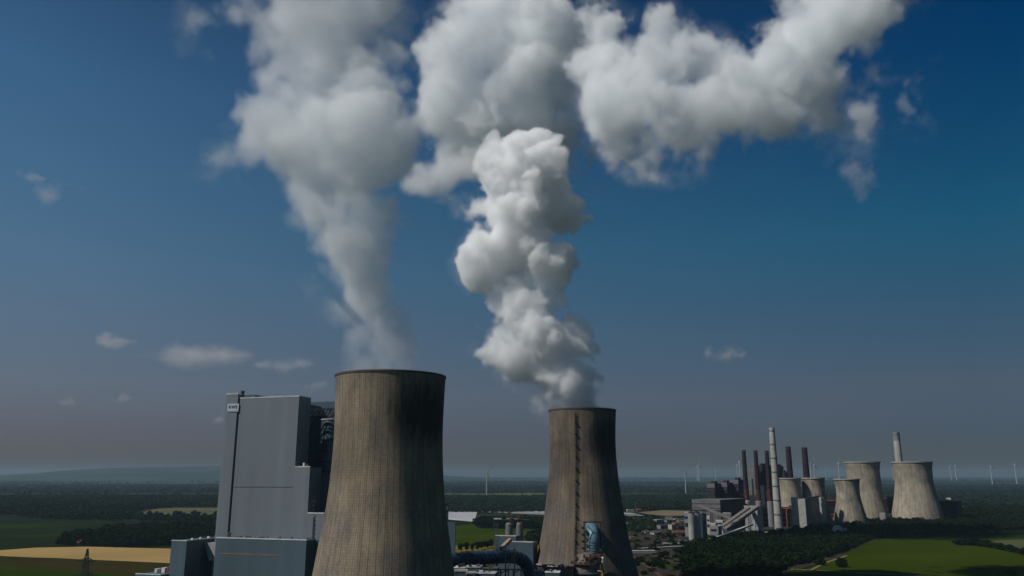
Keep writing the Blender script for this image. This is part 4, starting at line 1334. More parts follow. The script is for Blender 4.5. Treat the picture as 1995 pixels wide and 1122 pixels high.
# pale tarpaulin drum and pipe rack
for k, (x, y, Y, L, lab) in enumerate(((898, 1112, 585, 9, "pale curved tank lying in front of the small hall by the nearest tower"), (918, 1116, 583, 7, "second pale lying tank right of the curved one at the bottom edge"))):
    p = P(x, y, Y)
    t = thing("lying_tank", lab, "tank", (p.x, Y, p.z))
    MB().tube([(-L / 2, 0, 0), (L / 2, 1, 0)], 1.5, 20).build("body", MAT['pale_roof'], t, smooth=True)
    MB().box(-L / 2 + 1, -L / 2 + 2, -1, 1, -40, -.8).box(L / 2 - 2, L / 2 - 1, -1, 1, -40, -.8).build("saddle", MAT['steel'], t)
base = P(1075, 1104, 735)
t = thing("pipe_rack", "cluttered rack of reddish and grey pipes at the foot of the farther tower", "pipe rack", (base.x, 735, base.z))
g = MB(); gr = MB()
for k in range(60):
    x = rg.uniform(-18, 16); z = rg.uniform(-5, 2.2); L = rg.uniform(2, 9)
    (gr if k % 4 == 0 else g).box(x, x + L, -6 + k * .08, -5.6 + k * .08 + rg.uniform(.1, .5), z, z + rg.uniform(.25, .9))
for x in range(-18, 18, 4): g.bar((x, -6.5, -30), (x, -6.5, 2.5), .35)
g.build("grey_pipe", MAT['steel'], t); gr.build("rusty_pipe", MAT['rust'], t)
ring_z = P(1060, 1104.5, 740).z
t = thing("base_walkway", "pale walkway ring round the foot of the farther cooling tower", "walkway", (ft.x, ft.y, 0))
rb = float(np.interp(ring_z, [q_[1] for q_ in far_prof], [q_[0] for q_ in far_prof]))
b = MB()
for k in range(24):
    a = math.radians(-70 + k * 2.6); a2 = math.radians(-70 + (k + 1) * 2.6)
    b.bar(((rb + 1.4) * math.sin(a), -(rb + 1.4) * math.cos(a), ring_z), ((rb + 1.4) * math.sin(a2), -(rb + 1.4) * math.cos(a2), ring_z), 3.2, .7)
b.build("deck", MAT['pale_roof'], t)

# pylon in the lower left
pt = P(171, 1068, 700)
t = thing("power_pylon", "grey lattice power pylon standing in front of the wheat field, lower left", "pylon", (pt.x, 700, 0))
H = pt.z
g = MB()


def half(z): return 4.2 - 3.6 * (z / H) if z < H * .72 else max(.35, (4.2 - 3.6 * .72) * (1 - (z - H * .72) / (H * .28)) + .3)


zz = list(np.linspace(0, H, 17))
for a, b_ in zip(zz, zz[1:]):
    ha, hb = half(a), half(b_)
    for sx in (-1, 1):
        for sy in (-1, 1): g.bar((sx * ha, sy * ha, a), (sx * hb, sy * hb, b_), .42)
    for (p0, p1, q0, q1) in (((-1, -1), (1, -1), ha, hb), ((1, -1), (-1, -1), ha, hb), ((-1, 1), (1, 1), ha, hb), ((1, -1), (1, 1), ha, hb), ((-1, -1), (-1, 1), ha, hb)):
        g.bar((p0[0] * q0, p0[1] * q0, a), (p1[0] * q1, p1[1] * q1, b_), .3)
g.build("mast", MAT['dark_steel'], t)
wires = MB()
for (zf, L) in ((.80, 8.0), (.58, 11.5)):
    z = zf * H
    am = MB()
    for sx in (-1, 1):
        for sy in (-1, 1):
            am.bar((0, sy * 1.2, z), (sx * L, 0, z), .34); am.bar((sx * .8, sy * 1.0, z + 3), (sx * L, 0, z), .3)
        for k in (.35, .6): am.bar((sx * L * k, 0, z), (sx * L * k, 0, z + 3 * (1 - k)), .14)
    am.build("cross_arm", MAT['dark_steel'], t)
    for sx in (-1, -.6, .6, 1):
        g2 = MB().lathe([(.12, -2.4), (.22, -2.0), (.12, -1.6), (.22, -1.2), (.12, -.8), (.2, -.4), (.1, 0)], 8)
        g2.v = [(v[0] + sx * L, v[1], v[2] + z) for v in g2.v]
        g2.build("insulator", MAT['steel'], t)

# ------------------------------------------------------------------ old power station on the right
OLD = "old cooling towers"
rows_e = [(900, 1739.8, 1812.5), (914, 1743.3, 1811.7), (941, 1746, 1813.9), (968, 1744.4, 1821.4), (995, 1741, 1830), (1011, 1739.8, 1835)]
rows_d = [(900, 1647.5, 1712), (914, 1651.4, 1711), (936, 1653.1, 1713.7), (954.6, 1655, 1715.6), (968, 1654.6, 1718.6), (981.5, 1653.7, 1722.3), (995, 1651.6, 1727)]
rows_c = [(933, 1626, 1673.3), (946.5, 1628.6, 1672), (962.7, 1630.2, 1673), (976, 1629.7, 1676), (992, 1627.5, 1680.6), (1013.9, 1625.7, 1688.7)]
rows_a = [(931.5, 1516.5, 1559), (945, 1518.6, 1557), (962, 1518.8, 1556.8), (985, 1517, 1562), (1000, 1515, 1567)]
rows_b = [(931, 1561.6, 1605.3), (949.8, 1564, 1604.4), (969.7, 1564.5, 1606.5), (999.7, 1561, 1614.6), (1019.7, 1558, 1620)]
for rows, Y, mt, lab in ((rows_e, 1950, 'old_shell', "rightmost and widest old cooling tower, pale, with a chimney behind it"),
                         (rows_d, 2050, 'old_shell', "tall old cooling tower standing behind the small stained one"),
                         (rows_c, 1770, 'old_shell_stained', "small stained old cooling tower in front of the tall one"),
                         (rows_a, 1860, 'old_shell', "small old cooling tower directly right of the tall pale chimney"),
                         (rows_b, 1870, 'old_shell_stained', "small old cooling tower with a black streak behind the grey concrete block")):
    cooling_tower(rows, Y, mt, lab, 1.2, (1.4, 1.7), 'old_rim', 96)


def chimney(xl, xr, yt, xb, yb, Y, mat, lab, taper=1.35, pedestal=None, bands=0, cap=None):
    """slender stack, upright, top at the given pixels"""
    c = P((xl + xr) / 2, yt, Y)
    r = (xr - xl) / 2 * mpp(yt, Y)
    t = thing("chimney", lab, "chimney", (c.x, Y, 0))
    H = c.z
    hb = max(0.0, P(xb, yb, Y).z)
    n = 14
    prof = [(r * (taper + (1 - taper) * (hb + (H - hb) * i / n) / H), hb + (H - hb) * i / n) for i in range(n + 1)]
    MB().lathe(prof + [(r * .8, H), (r * .8, H - 4)], 28).build("shaft", MAT[mat], t, smooth=True)
    if pedestal:
        MB().lathe([(prof[0][0] * 1.35, 0), (prof[0][0] * 1.3, hb), (prof[0][0] * 1.05, hb + 1)], 28).build("pedestal", MAT[pedestal], t, smooth=True)
    for k in range(bands):
        z = H - (H - hb) * (.03 + .94 * k / max(1, bands)); rr = r * (taper + (1 - taper) * z / H)
        q = MB().lathe([(rr, z - .5), (rr + 1.0, z - .5), (rr + 1.0, z + .6), (rr, z + .6)], 28, closed=True).build("gallery", MAT['steel'], t)
    if cap:
        cl = .5 if cap == 'brick_dark' else .1
        MB().lathe([(r * (taper + (1 - taper) * (1 - cl)) * 1.02, H - H * cl), (r * 1.03, H + .1), (r * .8, H + .12)], 28).build("top_section", MAT[cap], t, smooth=True)
    return t


chimney(1445, 1452.3, 876.5, 1454, 975, 1790, 'brick', "first dark brick chimney from the left at the old plant", 1.5, 'pale_concrete', 1, 'brick_dark')
chimney(1468, 1475.2, 877, 1477, 976, 1790, 'brick', "second dark brick chimney from the left at the old plant", 1.5, 'grey_concrete', 1, 'brick_dark')
chimney(1489.8, 1497, 877.5, 1500, 977, 1790, 'brick', "third dark brick chimney, just left of the tall pale one", 1.5, 'grey_concrete', 1, 'brick_dark')
chimney(1530.4, 1539.8, 869.5, 1542, 985, 2000, 'brick', "brick chimney rising behind the leftmost old cooling tower", 1.5, 'grey_concrete', 1, 'brick_dark')
chimney(1561.8, 1571.8, 871, 1575, 985, 2000, 'brick', "brick chimney rising behind the old cooling tower with the black streak", 1.5, 'grey_concrete', 1, 'brick_dark')
chimney(1498.4, 1508.4, 832.5, 1516, 1036, 1690, 'pale_concrete', "tallest chimney, pale concrete with small galleries, in front of the brick ones", 1.6, None, 7)
chimney(1739.4, 1751.4, 841.5, 1757, 990, 2150, 'pale_concrete', "pale chimney with a darker head behind the rightmost old cooling tower", 1.3, None, 2, 'grey_concrete')

AZ = 36.0


def block(name, lab, x0, x1, x2, yt, Y, mf, **kw):
    return corner_block(name, lab, x0, x1, x2, yt, Y, mf, az=kw.pop('az', AZ), **kw)


def windows_on(t, f, u0, dv, z, rows_, cols, mat='window', side=True, name="window_row"):
    for i in range(rows_):
        zz = z * (.15 + .75 * i / rows_)
        MB().box(u0 + 2, -2, -.14, -.02, zz, zz + z * .05).build(name, MAT[mat], t)
        if side: MB().box(.02, .16, 3, dv - 3, zz, zz + z * .04).build(name, MAT[mat], t)


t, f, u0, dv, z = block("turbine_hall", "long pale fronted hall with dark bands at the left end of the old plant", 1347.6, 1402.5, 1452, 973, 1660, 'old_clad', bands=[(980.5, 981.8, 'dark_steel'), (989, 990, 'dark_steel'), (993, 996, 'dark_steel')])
MB().box(.15, .4, 2, dv - 1, 4, z - .3).build("side_shade", MAT['old_dark'], t)  # dark sheet over the unlit side face, its shade put into the colour
for i, (x0, x1, x2, yt, Y, lab) in enumerate(((1377.5, 1392, 1404, 941, 1760, "leftmost dark stepped boiler block of the old plant"), (1398, 1416, 1428, 939.5, 1780, "second dark stepped boiler block of the old plant"),
                                             (1419, 1438, 1452, 934, 1800, "third and tallest of the dark stepped boiler blocks"))):
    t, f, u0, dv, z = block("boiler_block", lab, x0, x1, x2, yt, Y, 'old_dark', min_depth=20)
    MB().box(u0, .1, -.3, .2, z - 9, z).build("fascia", MAT['old_clad'], t)
    MB().box(-8, .2, 1, min(dv, 16) - 1, z + .02, z + 5).build("lift_head", MAT['old_dark'], t)
    for k in range(6):
        MB().box(u0 + 1, -2, -1.4, -.1, z - 15 - k * 7, z - 14.2 - k * 7).build("balcony", MAT['steel'], t)
    MB().box(.2, 1.5, 4, max(8, dv - 4), z - 34, z - 30).build("side_duct", MAT['steel'], t)
t, f, u0, dv, z = block("boiler_block", "tall pale fronted boiler block behind the three left chimneys", 1456, 1471, 1479, 906, 1900, 'old_clad', min_depth=20)
MB().box(u0, .3, -.4, 0, 0, z * .5).build("lower_wall", MAT['old_dark'], t)
MB().box(u0 + (0 - u0) * .42, (u0) * .35, -.3, 0, z * .5, z * .78).build("wall_slot", MAT['dark_steel'], t)
MB().lathe([(.6, z), (.3, z + 8)], 8, x=-1, y=4).build("roof_mast", MAT['steel'], t)
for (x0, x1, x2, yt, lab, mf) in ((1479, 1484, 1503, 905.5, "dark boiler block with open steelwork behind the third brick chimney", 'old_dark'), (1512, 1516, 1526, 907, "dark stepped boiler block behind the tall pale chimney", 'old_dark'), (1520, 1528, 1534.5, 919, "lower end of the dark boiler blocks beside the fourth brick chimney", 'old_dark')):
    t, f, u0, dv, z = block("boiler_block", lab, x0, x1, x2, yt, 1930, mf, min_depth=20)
    rg = rng(lab)
    for k in range(9):
        z0 = z - 4 - k * 6.5
        MB().box(.05, 1.8, 1, dv - 1, z0, z0 + .9).build("steel_floor", MAT['steel'], t)
    g = MB()
    for k in range(14):
        z0 = z - rg.uniform(4, 45); v = rg.uniform(1, max(2, dv - 4)); g.box(.05, 2.4, v, v + rg.uniform(1, 4), z0, z0 + rg.uniform(1, 5))
    g.build("duct_box", MAT['silo'], t)
    MB().box(u0, -.5, 2, dv * .6, z + .02, z + 4).build("roof_room", MAT['old_dark'], t)
MB_ = None
t, f, u0, dv, z = block("filter_house", "dark filter building between the brick chimneys and the left cooling tower", 1480, 1488, 1512, 945, 1860, 'old_dark')
for k in range(5): MB().box(.05, 1.6, 4 + k * 14, 12 + k * 14, z - 30, z - 12).build("hopper", MAT['silo'], t)
t, f, u0, dv, z = block("transfer_house", "flat pale transfer house where the twin conveyors end below the brick chimneys", 1449.5, 1474.5, 1483, 985.5, 1640, 'pale_roof')
MB().box(u0 - .4, .4, -.4, 3, z + .02, z + .6).build("roof_edge", MAT['white_trim'], t)


def conveyor(lab, xa, ya, Ya, xb, yb, Yb, w, h, mat='old_clad', roof='conveyor_roof', legs=4, name="coal_conveyor"):
    a = P(xa, ya, Ya); b = P(xb, yb, Yb)
    t = thing(name, lab, "conveyor", (a.x, a.y, 0))
    a0 = Vector((0, 0, a.z)); b0 = b - Vector((a.x, a.y, 0))
    MB().bar(a0, b0, w, h).build("gallery", MAT[mat], t)
    up = Vector((0, 0, h / 2 + .15))
    MB().bar(a0 + up, b0 + up, w + .5, .25).build("roof", MAT[roof], t)
    for k in range(legs):
        p = a0.lerp(b0, (k + .7) / (legs + .4)); d = (b0 - a0); n = Vector((-d.y, d.x, 0)).normalized() * w / 2
        g = MB(); bz = max(.5, p.z - h / 2 - .1)
        for s_ in (-1, 1): g.bar((p.x + n.x * s_ * 1.3, p.y + n.y * s_ * 1.3, 0), (p.x + n.x * s_, p.y + n.y * s_, bz), .8)
        g.bar((p.x + n.x, p.y + n.y, bz * .5), (p.x - n.x, p.y - n.y, bz), .4)
        g.build("leg", MAT['dark_steel'], t)
    return t


conveyor("left one of the twin conveyors climbing to the transfer house", 1407, 1026, 1520, 1459, 989, 1640, 7.5, 5, legs=5)
conveyor("right one of the twin conveyors climbing to the transfer house", 1412, 1031.5, 1500, 1473, 988.5, 1632, 8, 5, legs=5)
conveyor("narrow pale conveyor sloping down to the right across the long hall", 1362, 984, 1630, 1426, 1011, 1570, 5, 4, legs=4)
conveyor("long thin conveyor along the edge of the black wood, left stretch", 1222, 1070, 1240, 1332, 1064.5, 1290, 4, 2.6, 'steel', 'white_trim', 7)
conveyor("long thin conveyor along the edge of the black wood, middle stretch", 1332, 1064.5, 1290, 1410, 1042, 1420, 4, 2.6, 'steel', 'white_trim', 7)
conveyor("long thin conveyor along the edge of the black wood, right stretch", 1410, 1042, 1420, 1466, 1021, 1560, 4, 2.6, 'steel', 'white_trim', 5)
t, f, u0, dv, z = block("drive_house", "grey house at the foot of the twin conveyors", 1382, 1399, 1406, 1024.5, 1490, 'grey_concrete')
MB().box(u0 + 2, -3, -.2, 0, z - 9, z - 5).build("window_row", MAT['window'], t)
for (x0, x1, x2, yt, Y, mf, lab) in ((1376.5, 1382.5, 1384, 1005, 1560, 'render_wall', "small white building with stripes right of the concrete silos"), (1382.5, 1394, 1397, 1019, 1530, 'pale_roof', "flat pale shed behind the drive house"),
                                     (1394, 1408, 1411, 1013, 1560, 'render_wall', "pale low building above the drive house"), (1408, 1424, 1427, 999, 1600, 'old_clad', "small pale block under the narrow conveyor"),
                                     (1333, 1341, 1343, 997.5, 1500, 'grey_concrete', "grey annex directly left of the pale silo")):
    t, f, u0, dv, z = block("works_building", lab, x0, x1, x2, yt, Y, mf, cap='white_trim')
    MB().box(u0 + .8, -.8, -.15, 0, z * .45, z * .6).build("window_row", MAT['window'], t)
    MB().box(u0 + .8, -.8, -.15, 0, z * .75, z * .85).build("window_row", MAT['window'], t)

for (x, yt, Y, rpx, mt, lab) in ((1346.5, 999, 1430, 6.6, 'pale_concrete', "pale concrete silo at the front of the three beside the long hall"), (1357.5, 998.5, 1440, 5.8, 'pale_concrete', "middle concrete silo half behind the pale front one"),
                                 (1370, 1002, 1455, 6.2, 'silo', "dark silo at the right of the three beside the long hall")):
    c = P(x, yt, Y); r = rpx * mpp(yt, Y)
    t = thing("silo", lab, "silo", (c.x, Y, 0))
    MB().lathe([(r, 0), (r, c.z), (r * .95, c.z + .6)], 32).build("body", MAT[mt], t, smooth=True)
    MB().lathe([(r * .9, c.z + .65), (r * 1.04, c.z + .65), (r * 1.04, c.z + 1.5), (r * .9, c.z + 1.5)], 32, closed=True).build("railing", MAT['steel'], t)
    MB().box(-r * .5, r * .4, -r * .4, r * .4, c.z + .6, c.z + 3).build("head_house", MAT['steel'], t)
    if x < 1350: MB().box(-r * 1.35, r * 1.3, -r * 1.3, r, 0, P(x, 1054, Y - r).z).build("plinth", MAT['white_trim'], t)

# coral red buildings
def red_hall(lab, x0, x1, yt, Y, fl):
    a = P(x0, yt, Y); b = P(x1, yt, Y)
    t = thing("red_hall", lab, "hall", (a.x, Y, 0))
    w = b.x - a.x; z = a.z
    MB().box(0, w, 0, 40, 0, z).build("wall", MAT['dark_steel'], t)
    for (f0, f1) in fl: MB().box(-.2, w + .2, -.5, -.02, z * f0, z * f1).build("red_band", MAT['red'], t)
    MB().tube([(0, -2.6, z - 2.5), (w, -2.6, z - 2.5)], 2.2, 16).build("red_pipe", MAT['red'], t, smooth=True)
    return t


red_hall("coral red banded hall between the transfer house and the tall chimney", 1476, 1547, 988, 1800, [(.72, .98), (.46, .56), (.24, .32)])
red_hall("coral red strip of hall showing between the streaked and stained cooling towers", 1600, 1640, 973, 2300, [(.7, .98), (.10, .2)])
red_hall("coral red hall end showing between the tall and the widest cooling towers", 1716, 1736, 969, 2350, [(.7, .95), (.3, .44)])
for (x, lab) in ((1538, "dark arched door frame on the coral red hall by the tall chimney"),):
    c = P(x, 989, 1780)
    t = thing("red_portal", lab, "portal", (c.x, 1780, 0))
    r = 6 * mpp(985, 1780)
    MB().tube([(-r, 0, 0), (-r, 0, c.z - r), (-r * .7, 0, c.z - r * .3), (0, 0, c.z), (r * .7, 0, c.z - r * .3), (r, 0, c.z - r), (r, 0, 0)], 1.8, 10).build("arch", MAT['rust'], t, smooth=True)
    MB().box(-r * .8, r * .8, .5, 3, 0, c.z - r * .6).build("dark_door", MAT['dark_steel'], t)

t, f, u0, dv, z = block("concrete_slab_tower", "slim pale concrete slab in front of the old cooling towers", 1540.6, 1551, 1553.6, 968, 1700, 'pale_concrete')
t, f, u0, dv, z = block("concrete_block", "big grey concrete block with a lighter left face before the old cooling towers", 1554, 1568, 1601, 971.5, 1690, 'pale_concrete', az=30)
MB().box(.03, .4, .5, dv - .3, 0, z - .5).build("shade_sheet", MAT['grey_concrete'], t)  # greyer sheet paints the shade of the right face into its colour
for (a, b, h) in ((.1, .35, 1.6), (.3, .8, 2.4), (.85, 1.0, 3.2)): MB().box(-6, -1, dv * a, dv * b, z + .02, z + h).build("roof_unit", MAT['old_dark'], t)
for k in range(5): MB().box(.42, .6, dv * (.08 + .19 * k), dv * (.2 + .19 * k), 6, 14).build("louvre", MAT['dark_steel'], t)
t, f, u0, dv, z = block("concrete_slab_tower", "thin pale pillar wall at the right edge of the grey concrete block", 1595, 1600, 1606, 968, 1740, 'pale_concrete')
t, f, u0, dv, z = block("gate_building", "small pale ribbed building between the tall and the widest cooling towers", 1713, 1724, 1726.5, 998.5, 1880, 'pale_concrete')
for k in range(4): MB().box(u0 + 1 + k * 3, u0 + 1.8 + k * 3, -.3, 0, 0, z).build("rib", MAT['steel'], t)
t, f, u0, dv, z = block("dark_warehouse", "dark boxy building with a pale roof room at the right of the widest cooling tower", 1822, 1863, 1873, 975, 2000, 'old_dark', cap='pale_roof')
MB().box(-22, -12, 6, 14, z + .02, z + 7).build("roof_room", MAT['render_wall'], t)
for k in range(6): MB().box(u0 + 3 + k * 8, u0 + 5 + k * 8, 3, 5, z + .02, z + 2).build("roof_vent", MAT['steel'], t)
block("dark_warehouse", "dark block squeezed between the tall and the widest cooling towers", 1728, 1737, 1746, 967, 2100, 'old_dark')
block("dark_warehouse", "low dark block behind the small pale ribbed building", 1722, 1738, 1745, 1001, 1960, 'old_dark')

for (x, y, rp, Y, lab) in ((1634, 1046.5, 10.5, 1560, "pale grey storage dome in the black wood"), (1657.5, 1036.5, 8.5, 1660, "smaller flatter dome just behind the pale one")):
    c = G(x, y); r = rp * mpp(y, c.y)
    t = thing("storage_dome", lab, "dome", (c.x, c.y, 14 if rp > 9 else 10))
    MB().lathe([(r * 1.02, -14), (r * 1.02, 0)] + [(r * math.cos(a), r * (.85 if rp > 9 else .4) * math.sin(a)) for a in np.linspace(.02, 1.55, 12)], 40).build("dome", MAT['pale_concrete'], t, smooth=True)
    MB().box(r * .9, r * 1.6, -2, 2, -14, 3 if rp > 9 else 1).build("entrance", MAT['pale_roof'], t)

# low rows of pale roofs at the foot of the tall chimney
for k in range(8):
    x = 1447 + k * 9.5
    c = P(x, 1037 + (k % 3) * 1.5, 1600 - (k % 3) * 25)
    t = thing("glass_shed", "low ribbed glass shed, %s from the left below the tall pale chimney" % ["first", "second", "third", "fourth", "fifth", "sixth", "seventh", "eighth"][k], "shed", (c.x, c.y, 0), math.radians(-28), "glass sheds below the tall chimney")
    zz = max(5.0, min(12.0, c.z))
    MB().box(0, 9, 0, 30, 0, zz).build("wall", MAT['silo'], t)
    for j in range(4):
        MB().gable(0, 9, j * 7.5, j * 7.5 + 6.2, zz + .03, zz + 1.8, 0).build("roof", MAT['pale_roof'], t)

# ------------------------------------------------------------------ wind turbines
def turbine(x, yb, yh, ang, rot_px, lab, yaw=25):
    b = G(x, max(yb, 938.0)); Y = b.y
    hub = P(x, yh, Y)
    t = thing("wind_turbine", lab, "wind turbine", (b.x, Y, 0), math.radians(yaw), "wind turbines on the plain")
    h = hub.z; k = h / 130.0
    MB().lathe([(3.9 * k, 0), (3.2 * k, h * .4), (2.1 * k, h)], 20).build("mast", MAT['white'], t, smooth=True)
    MB().tube([(0, -5.5 * k, h + 1.5 * k), (0, -4 * k, h + 1.5 * k), (0, 6 * k, h + 1.5 * k), (0, 8 * k, h + 1.5 * k)], [1.8 * k, 2.8 * k, 2.8 * k, 1.8 * k], 12).build("nacelle", MAT['white'], t, smooth=True)
    R = rot_px * mpp(yh, Y)
    hb = MB().tube([(0, -9.5 * k, h + 1.5 * k), (0, -8 * k, h + 1.5 * k), (0, -5.6 * k, h + 1.5 * k)], [.6 * k, 2.2 * k, 2.4 * k], 14).build("hub", MAT['white'], t, smooth=True)
    for j in range(3):
        a = math.radians(ang + 120 * j)
        d = Vector((math.sin(a), 0, math.cos(a))); s_ = Vector((math.cos(a), .35, -math.sin(a))).normalized()
        c0 = Vector((0, -7.6 * k, h + 1.5 * k)); vs = []
        for (f_, w_) in ((.0, 1.5), (.06, 1.6), (.2, 3.1), (.5, 2.2), (.8, 1.3), (1.0, .35)):
            for (sa, sb) in ((-.5, -.12), (.5, -.08), (.5, .08), (-.5, .14)):
                vs.append(c0 + d * R * f_ + s_ * w_ * k * sa * 1.5 + Vector((0, 1, 0)) * w_ * k * sb * 1.6)
        fs = [(i * 4 + q, i * 4 + (q + 1) % 4, i * 4 + 4 + (q + 1) % 4, i * 4 + 4 + q) for i in range(5) for q in range(4)] + [(0, 1, 2, 3), (20, 23, 22, 21)]
        MB().add(vs, fs).build("blade", MAT['white'], t)
    return t


for (x, yb, yh, ang, R, lab) in ((948, 963, 921, 35, 19, "nearest wind turbine, seen between the two big cooling towers"), (1336.5, 960, 919, 42, 20, "wind turbine standing left of the old plant's long hall"),
                                 (1362.5, 941, 906, 10, 14, "wind turbine with a bright mast just left of the dark boiler blocks"), (1359.5, 940, 908, 70, 12, "fainter wind turbine directly behind the bright mast one"),
                                 (1582, 950, 903, 40, 18, "wind turbine with a long blade behind the fifth brick chimney"), (1588.5, 948, 906, 15, 14, "wind turbine close right of the long bladed one behind the fifth brick chimney"),
                                 (1443.5, 950, 900, 100, 16, "wind turbine half hidden by the leftmost brick chimney"), (1438, 945, 906, 20, 10, "faint wind turbine left of the leftmost brick chimney"),
                                 (1395, 938, 912, 60, 9, "tiny faint wind turbine above the dark boiler blocks"), (1637, 945, 902, 0, 10, "thin wind turbine left of the tall old cooling tower"),
                                 (1741, 938, 911, 80, 11, "faint wind turbine at the left rim of the widest old cooling tower"), (1814.5, 946, 912, 5, 13, "wind turbine rising at the right rim of the widest old cooling tower"),
                                 (1854.5, 940, 909, 5, 12, "left one of the pair of wind turbines right of the widest old cooling tower"), (1864.5, 939, 906, -10, 12, "right one of the pair of wind turbines right of the widest old cooling tower"),
                                 (1934.5, 947, 909, -15, 11, "bright wind turbine near the right edge of the picture"), (1981.5, 942, 905, 0, 11, "rightmost wind turbine at the right edge"),
                                 (1545, 940, 912, 30, 8, "tiny wind turbine between the fourth and fifth brick chimneys"), (1610, 938, 914, 50, 7, "tiny wind turbine left of the stained cooling tower")):
    turbine(x, yb, yh, ang, R, lab)

# radio masts on the plain
for (x, yb, yt, lab) in ((1241, 950, 913, "very thin radio mast on the plain right of the farther tower"), (1239, 996, 975, "thin pole mast above the town at the wood's edge")):
    b = G(x, yb); h = P(x, yt, b.y).z
    t = thing("radio_mast", lab, "mast", (b.x, b.y, 0))
    MB().lathe([(1.6, 0), (1.0, h * .6), (.4, h)], 8).build("mast", MAT['steel'], t)
    MB().lathe([(2.4, h * .8), (2.4, h * .82), (.5, h * .83)], 10).build("antenna_ring", MAT['steel'], t)

# ------------------------------------------------------------------ small town, farm roofs, plastic tunnels
def house(x, y, w, d, h, rz, wall, roof, lab, cat="house", gable=True):
    g_ = G(x, y)
    t = thing("house" if cat == "house" else cat.replace(" ", "_"), lab, cat, g_, math.radians(rz))
    MB().box(-w / 2, w / 2, -d / 2, d / 2, 0, h).build("wall", MAT[wall], t)
    if gable: MB().gable(-w / 2, w / 2, -d / 2, d / 2, h + .02, h + d * .32).build("roof", MAT[roof], t)
    else: MB().box(-w / 2 - .3, w / 2 + .3, -d / 2 - .3, d / 2 + .3, h + .02, h + .7).build("roof", MAT[roof], t)
    for k in range(max(2, int(w / 5))):
        u = -w / 2 + (k + .3) * w / max(2, int(w / 5))
        MB().box(u, u + 1.6, -d / 2 - .12, -d / 2, h * .35, h * .7).build("window", MAT['window'], t)
    return t


HS = [(1222, 1026, 16, 12, 7, 20, 'render_wall', 'grey_roof', 1, "cream house right beside the farther cooling tower"), (1226, 1035, 22, 11, 5, 10, 'render_wall', 'pale_roof', 0, "long cream shed right beside the farther cooling tower"),
      (1283, 1022, 18, 14, 12, 25, 'grey_concrete', 'pale_roof', 0, "grey block house in the middle of the town"), (1275, 1029, 20, 12, 7, 25, 'render_wall', 'grey_roof', 0, "pale flat house left in the town centre"),
      (1292, 1033, 22, 14, 11, 25, 'grey_concrete', 'grey_roof', 0, "wide grey house in the front of the town"), (1258, 1042, 14, 10, 6, 40, 'white_trim', 'grey_roof', 1, "small white house at the front left of the town"),
      (1278, 1044, 18, 12, 7, 30, 'render_wall', 'grey_roof', 1, "dim cream house behind the shrubs of the town"), (1310, 1034, 12, 12, 13, 30, 'render_wall', 'grey_roof', 0, "tall narrow house near the silos"),
      (1303, 1014, 16, 12, 7, 0, 'white_trim', 'grey_roof', 1, "white house at the back of the town"), (1322, 1016, 24, 12, 7, 10, 'render_wall', 'pale_roof', 0, "pale flat hall at the back of the town"),
      (1330, 1022, 24, 14, 9, 10, 'grey_concrete', 'pale_roof', 0, "grey flat hall just left of the silos"), (1316, 1025, 14, 11, 7, 30, 'render_wall', 'red_roof', 1, "red roofed house between the town halls"),
      (1322, 1041, 26, 10, 5, 12, 'render_wall', 'red_roof', 1, "long low red roofed barn in the town"), (1308, 1064, 26, 12, 5, 5, 'silo', 'pale_roof', 0, "long blue grey shed beside the thin conveyor"),
      (1329, 1062, 12, 10, 6, 5, 'white_trim', 'grey_roof', 1, "white house at the foot of the silos"), (1338, 1061, 9, 9, 5, 15, 'white_trim', 'pale_roof', 0, "tiny white hut at the foot of the silos"),
      (1248, 1081, 42, 14, 6, 4, 'render_wall', 'pale_roof', 0, "long pale hall right of the farther tower near the bottom"), (1268, 1080, 8, 8, 5, 30, 'white_trim', 'grey_roof', 1, "small white hut right of the long pale hall"),
      (1230, 1052, 9, 8, 5, 30, 'render_wall', 'red_roof', 1, "tiny cream hut close to the farther tower"), (1228, 996, 22, 14, 7, 10, 'render_wall', 'white_trim', 0, "pale hall at the edge of the far wood"),
      (1244, 996, 14, 12, 6, 20, 'red_roof', 'red_roof', 1, "reddish house at the edge of the far wood"), (1255, 993, 18, 12, 9, 15, 'render_wall', 'grey_roof', 0, "light block at the edge of the far wood"),
      (1372, 1074, 24, 14, 5, 8, 'render_wall', 'pale_roof', 0, "faint pale shed in the dark wood right of the silos"), (1263, 1016, 20, 12, 9, 20, 'grey_concrete', 'grey_roof', 0, "grey building behind the treetops of the town"),
      (1296, 1019, 14, 11, 8, 70, 'render_wall', 'grey_roof', 1, "narrow cream house behind the town centre"), (1265, 1034, 13, 10, 6, 60, 'render_wall', 'red_roof', 1, "little red roofed house among the green treetops")]
for (x, y, w, d, h, rz, wa, ro, ga, lab) in HS:
    house(x, y, w, d, h, rz, wa, ro, lab, gable=bool(ga))
house(181, 1062, 46, 14, 5, 6, 'dark_steel', 'red_roof', "long barn with a reddish roof at the front of the left grove", "barn")
house(364, 1042, 22, 10, 9, 6, 'render_wall', 'pale_roof', "pale roof showing inside the left grove", "barn", False)
house(218, 1006, 44, 16, 7, 10, 'render_wall', 'red_roof', "reddish farm roof inside the left wood", "farmhouse")
vill = [(30, 947, 1), (42, 949, 1), (52, 955.5, 1), (66, 944.3, 2), (58, 953, 1), (76, 955, 1), (108, 944, 1), (232, 954, 1), (305, 950, 0), (362, 955, 1), (22, 952, 0), (88, 958, 0),
        (873, 943, 1), (880, 944, 0), (893, 941, 1), (901, 942.5, 1), (908, 941, 0), (1898, 978, 1), (1915, 977, 1), (1934, 982, 1), (1978, 985, 0), (1952, 985, 1), (1904, 976, 1), (1370, 944, 1), (1352, 945, 0)]
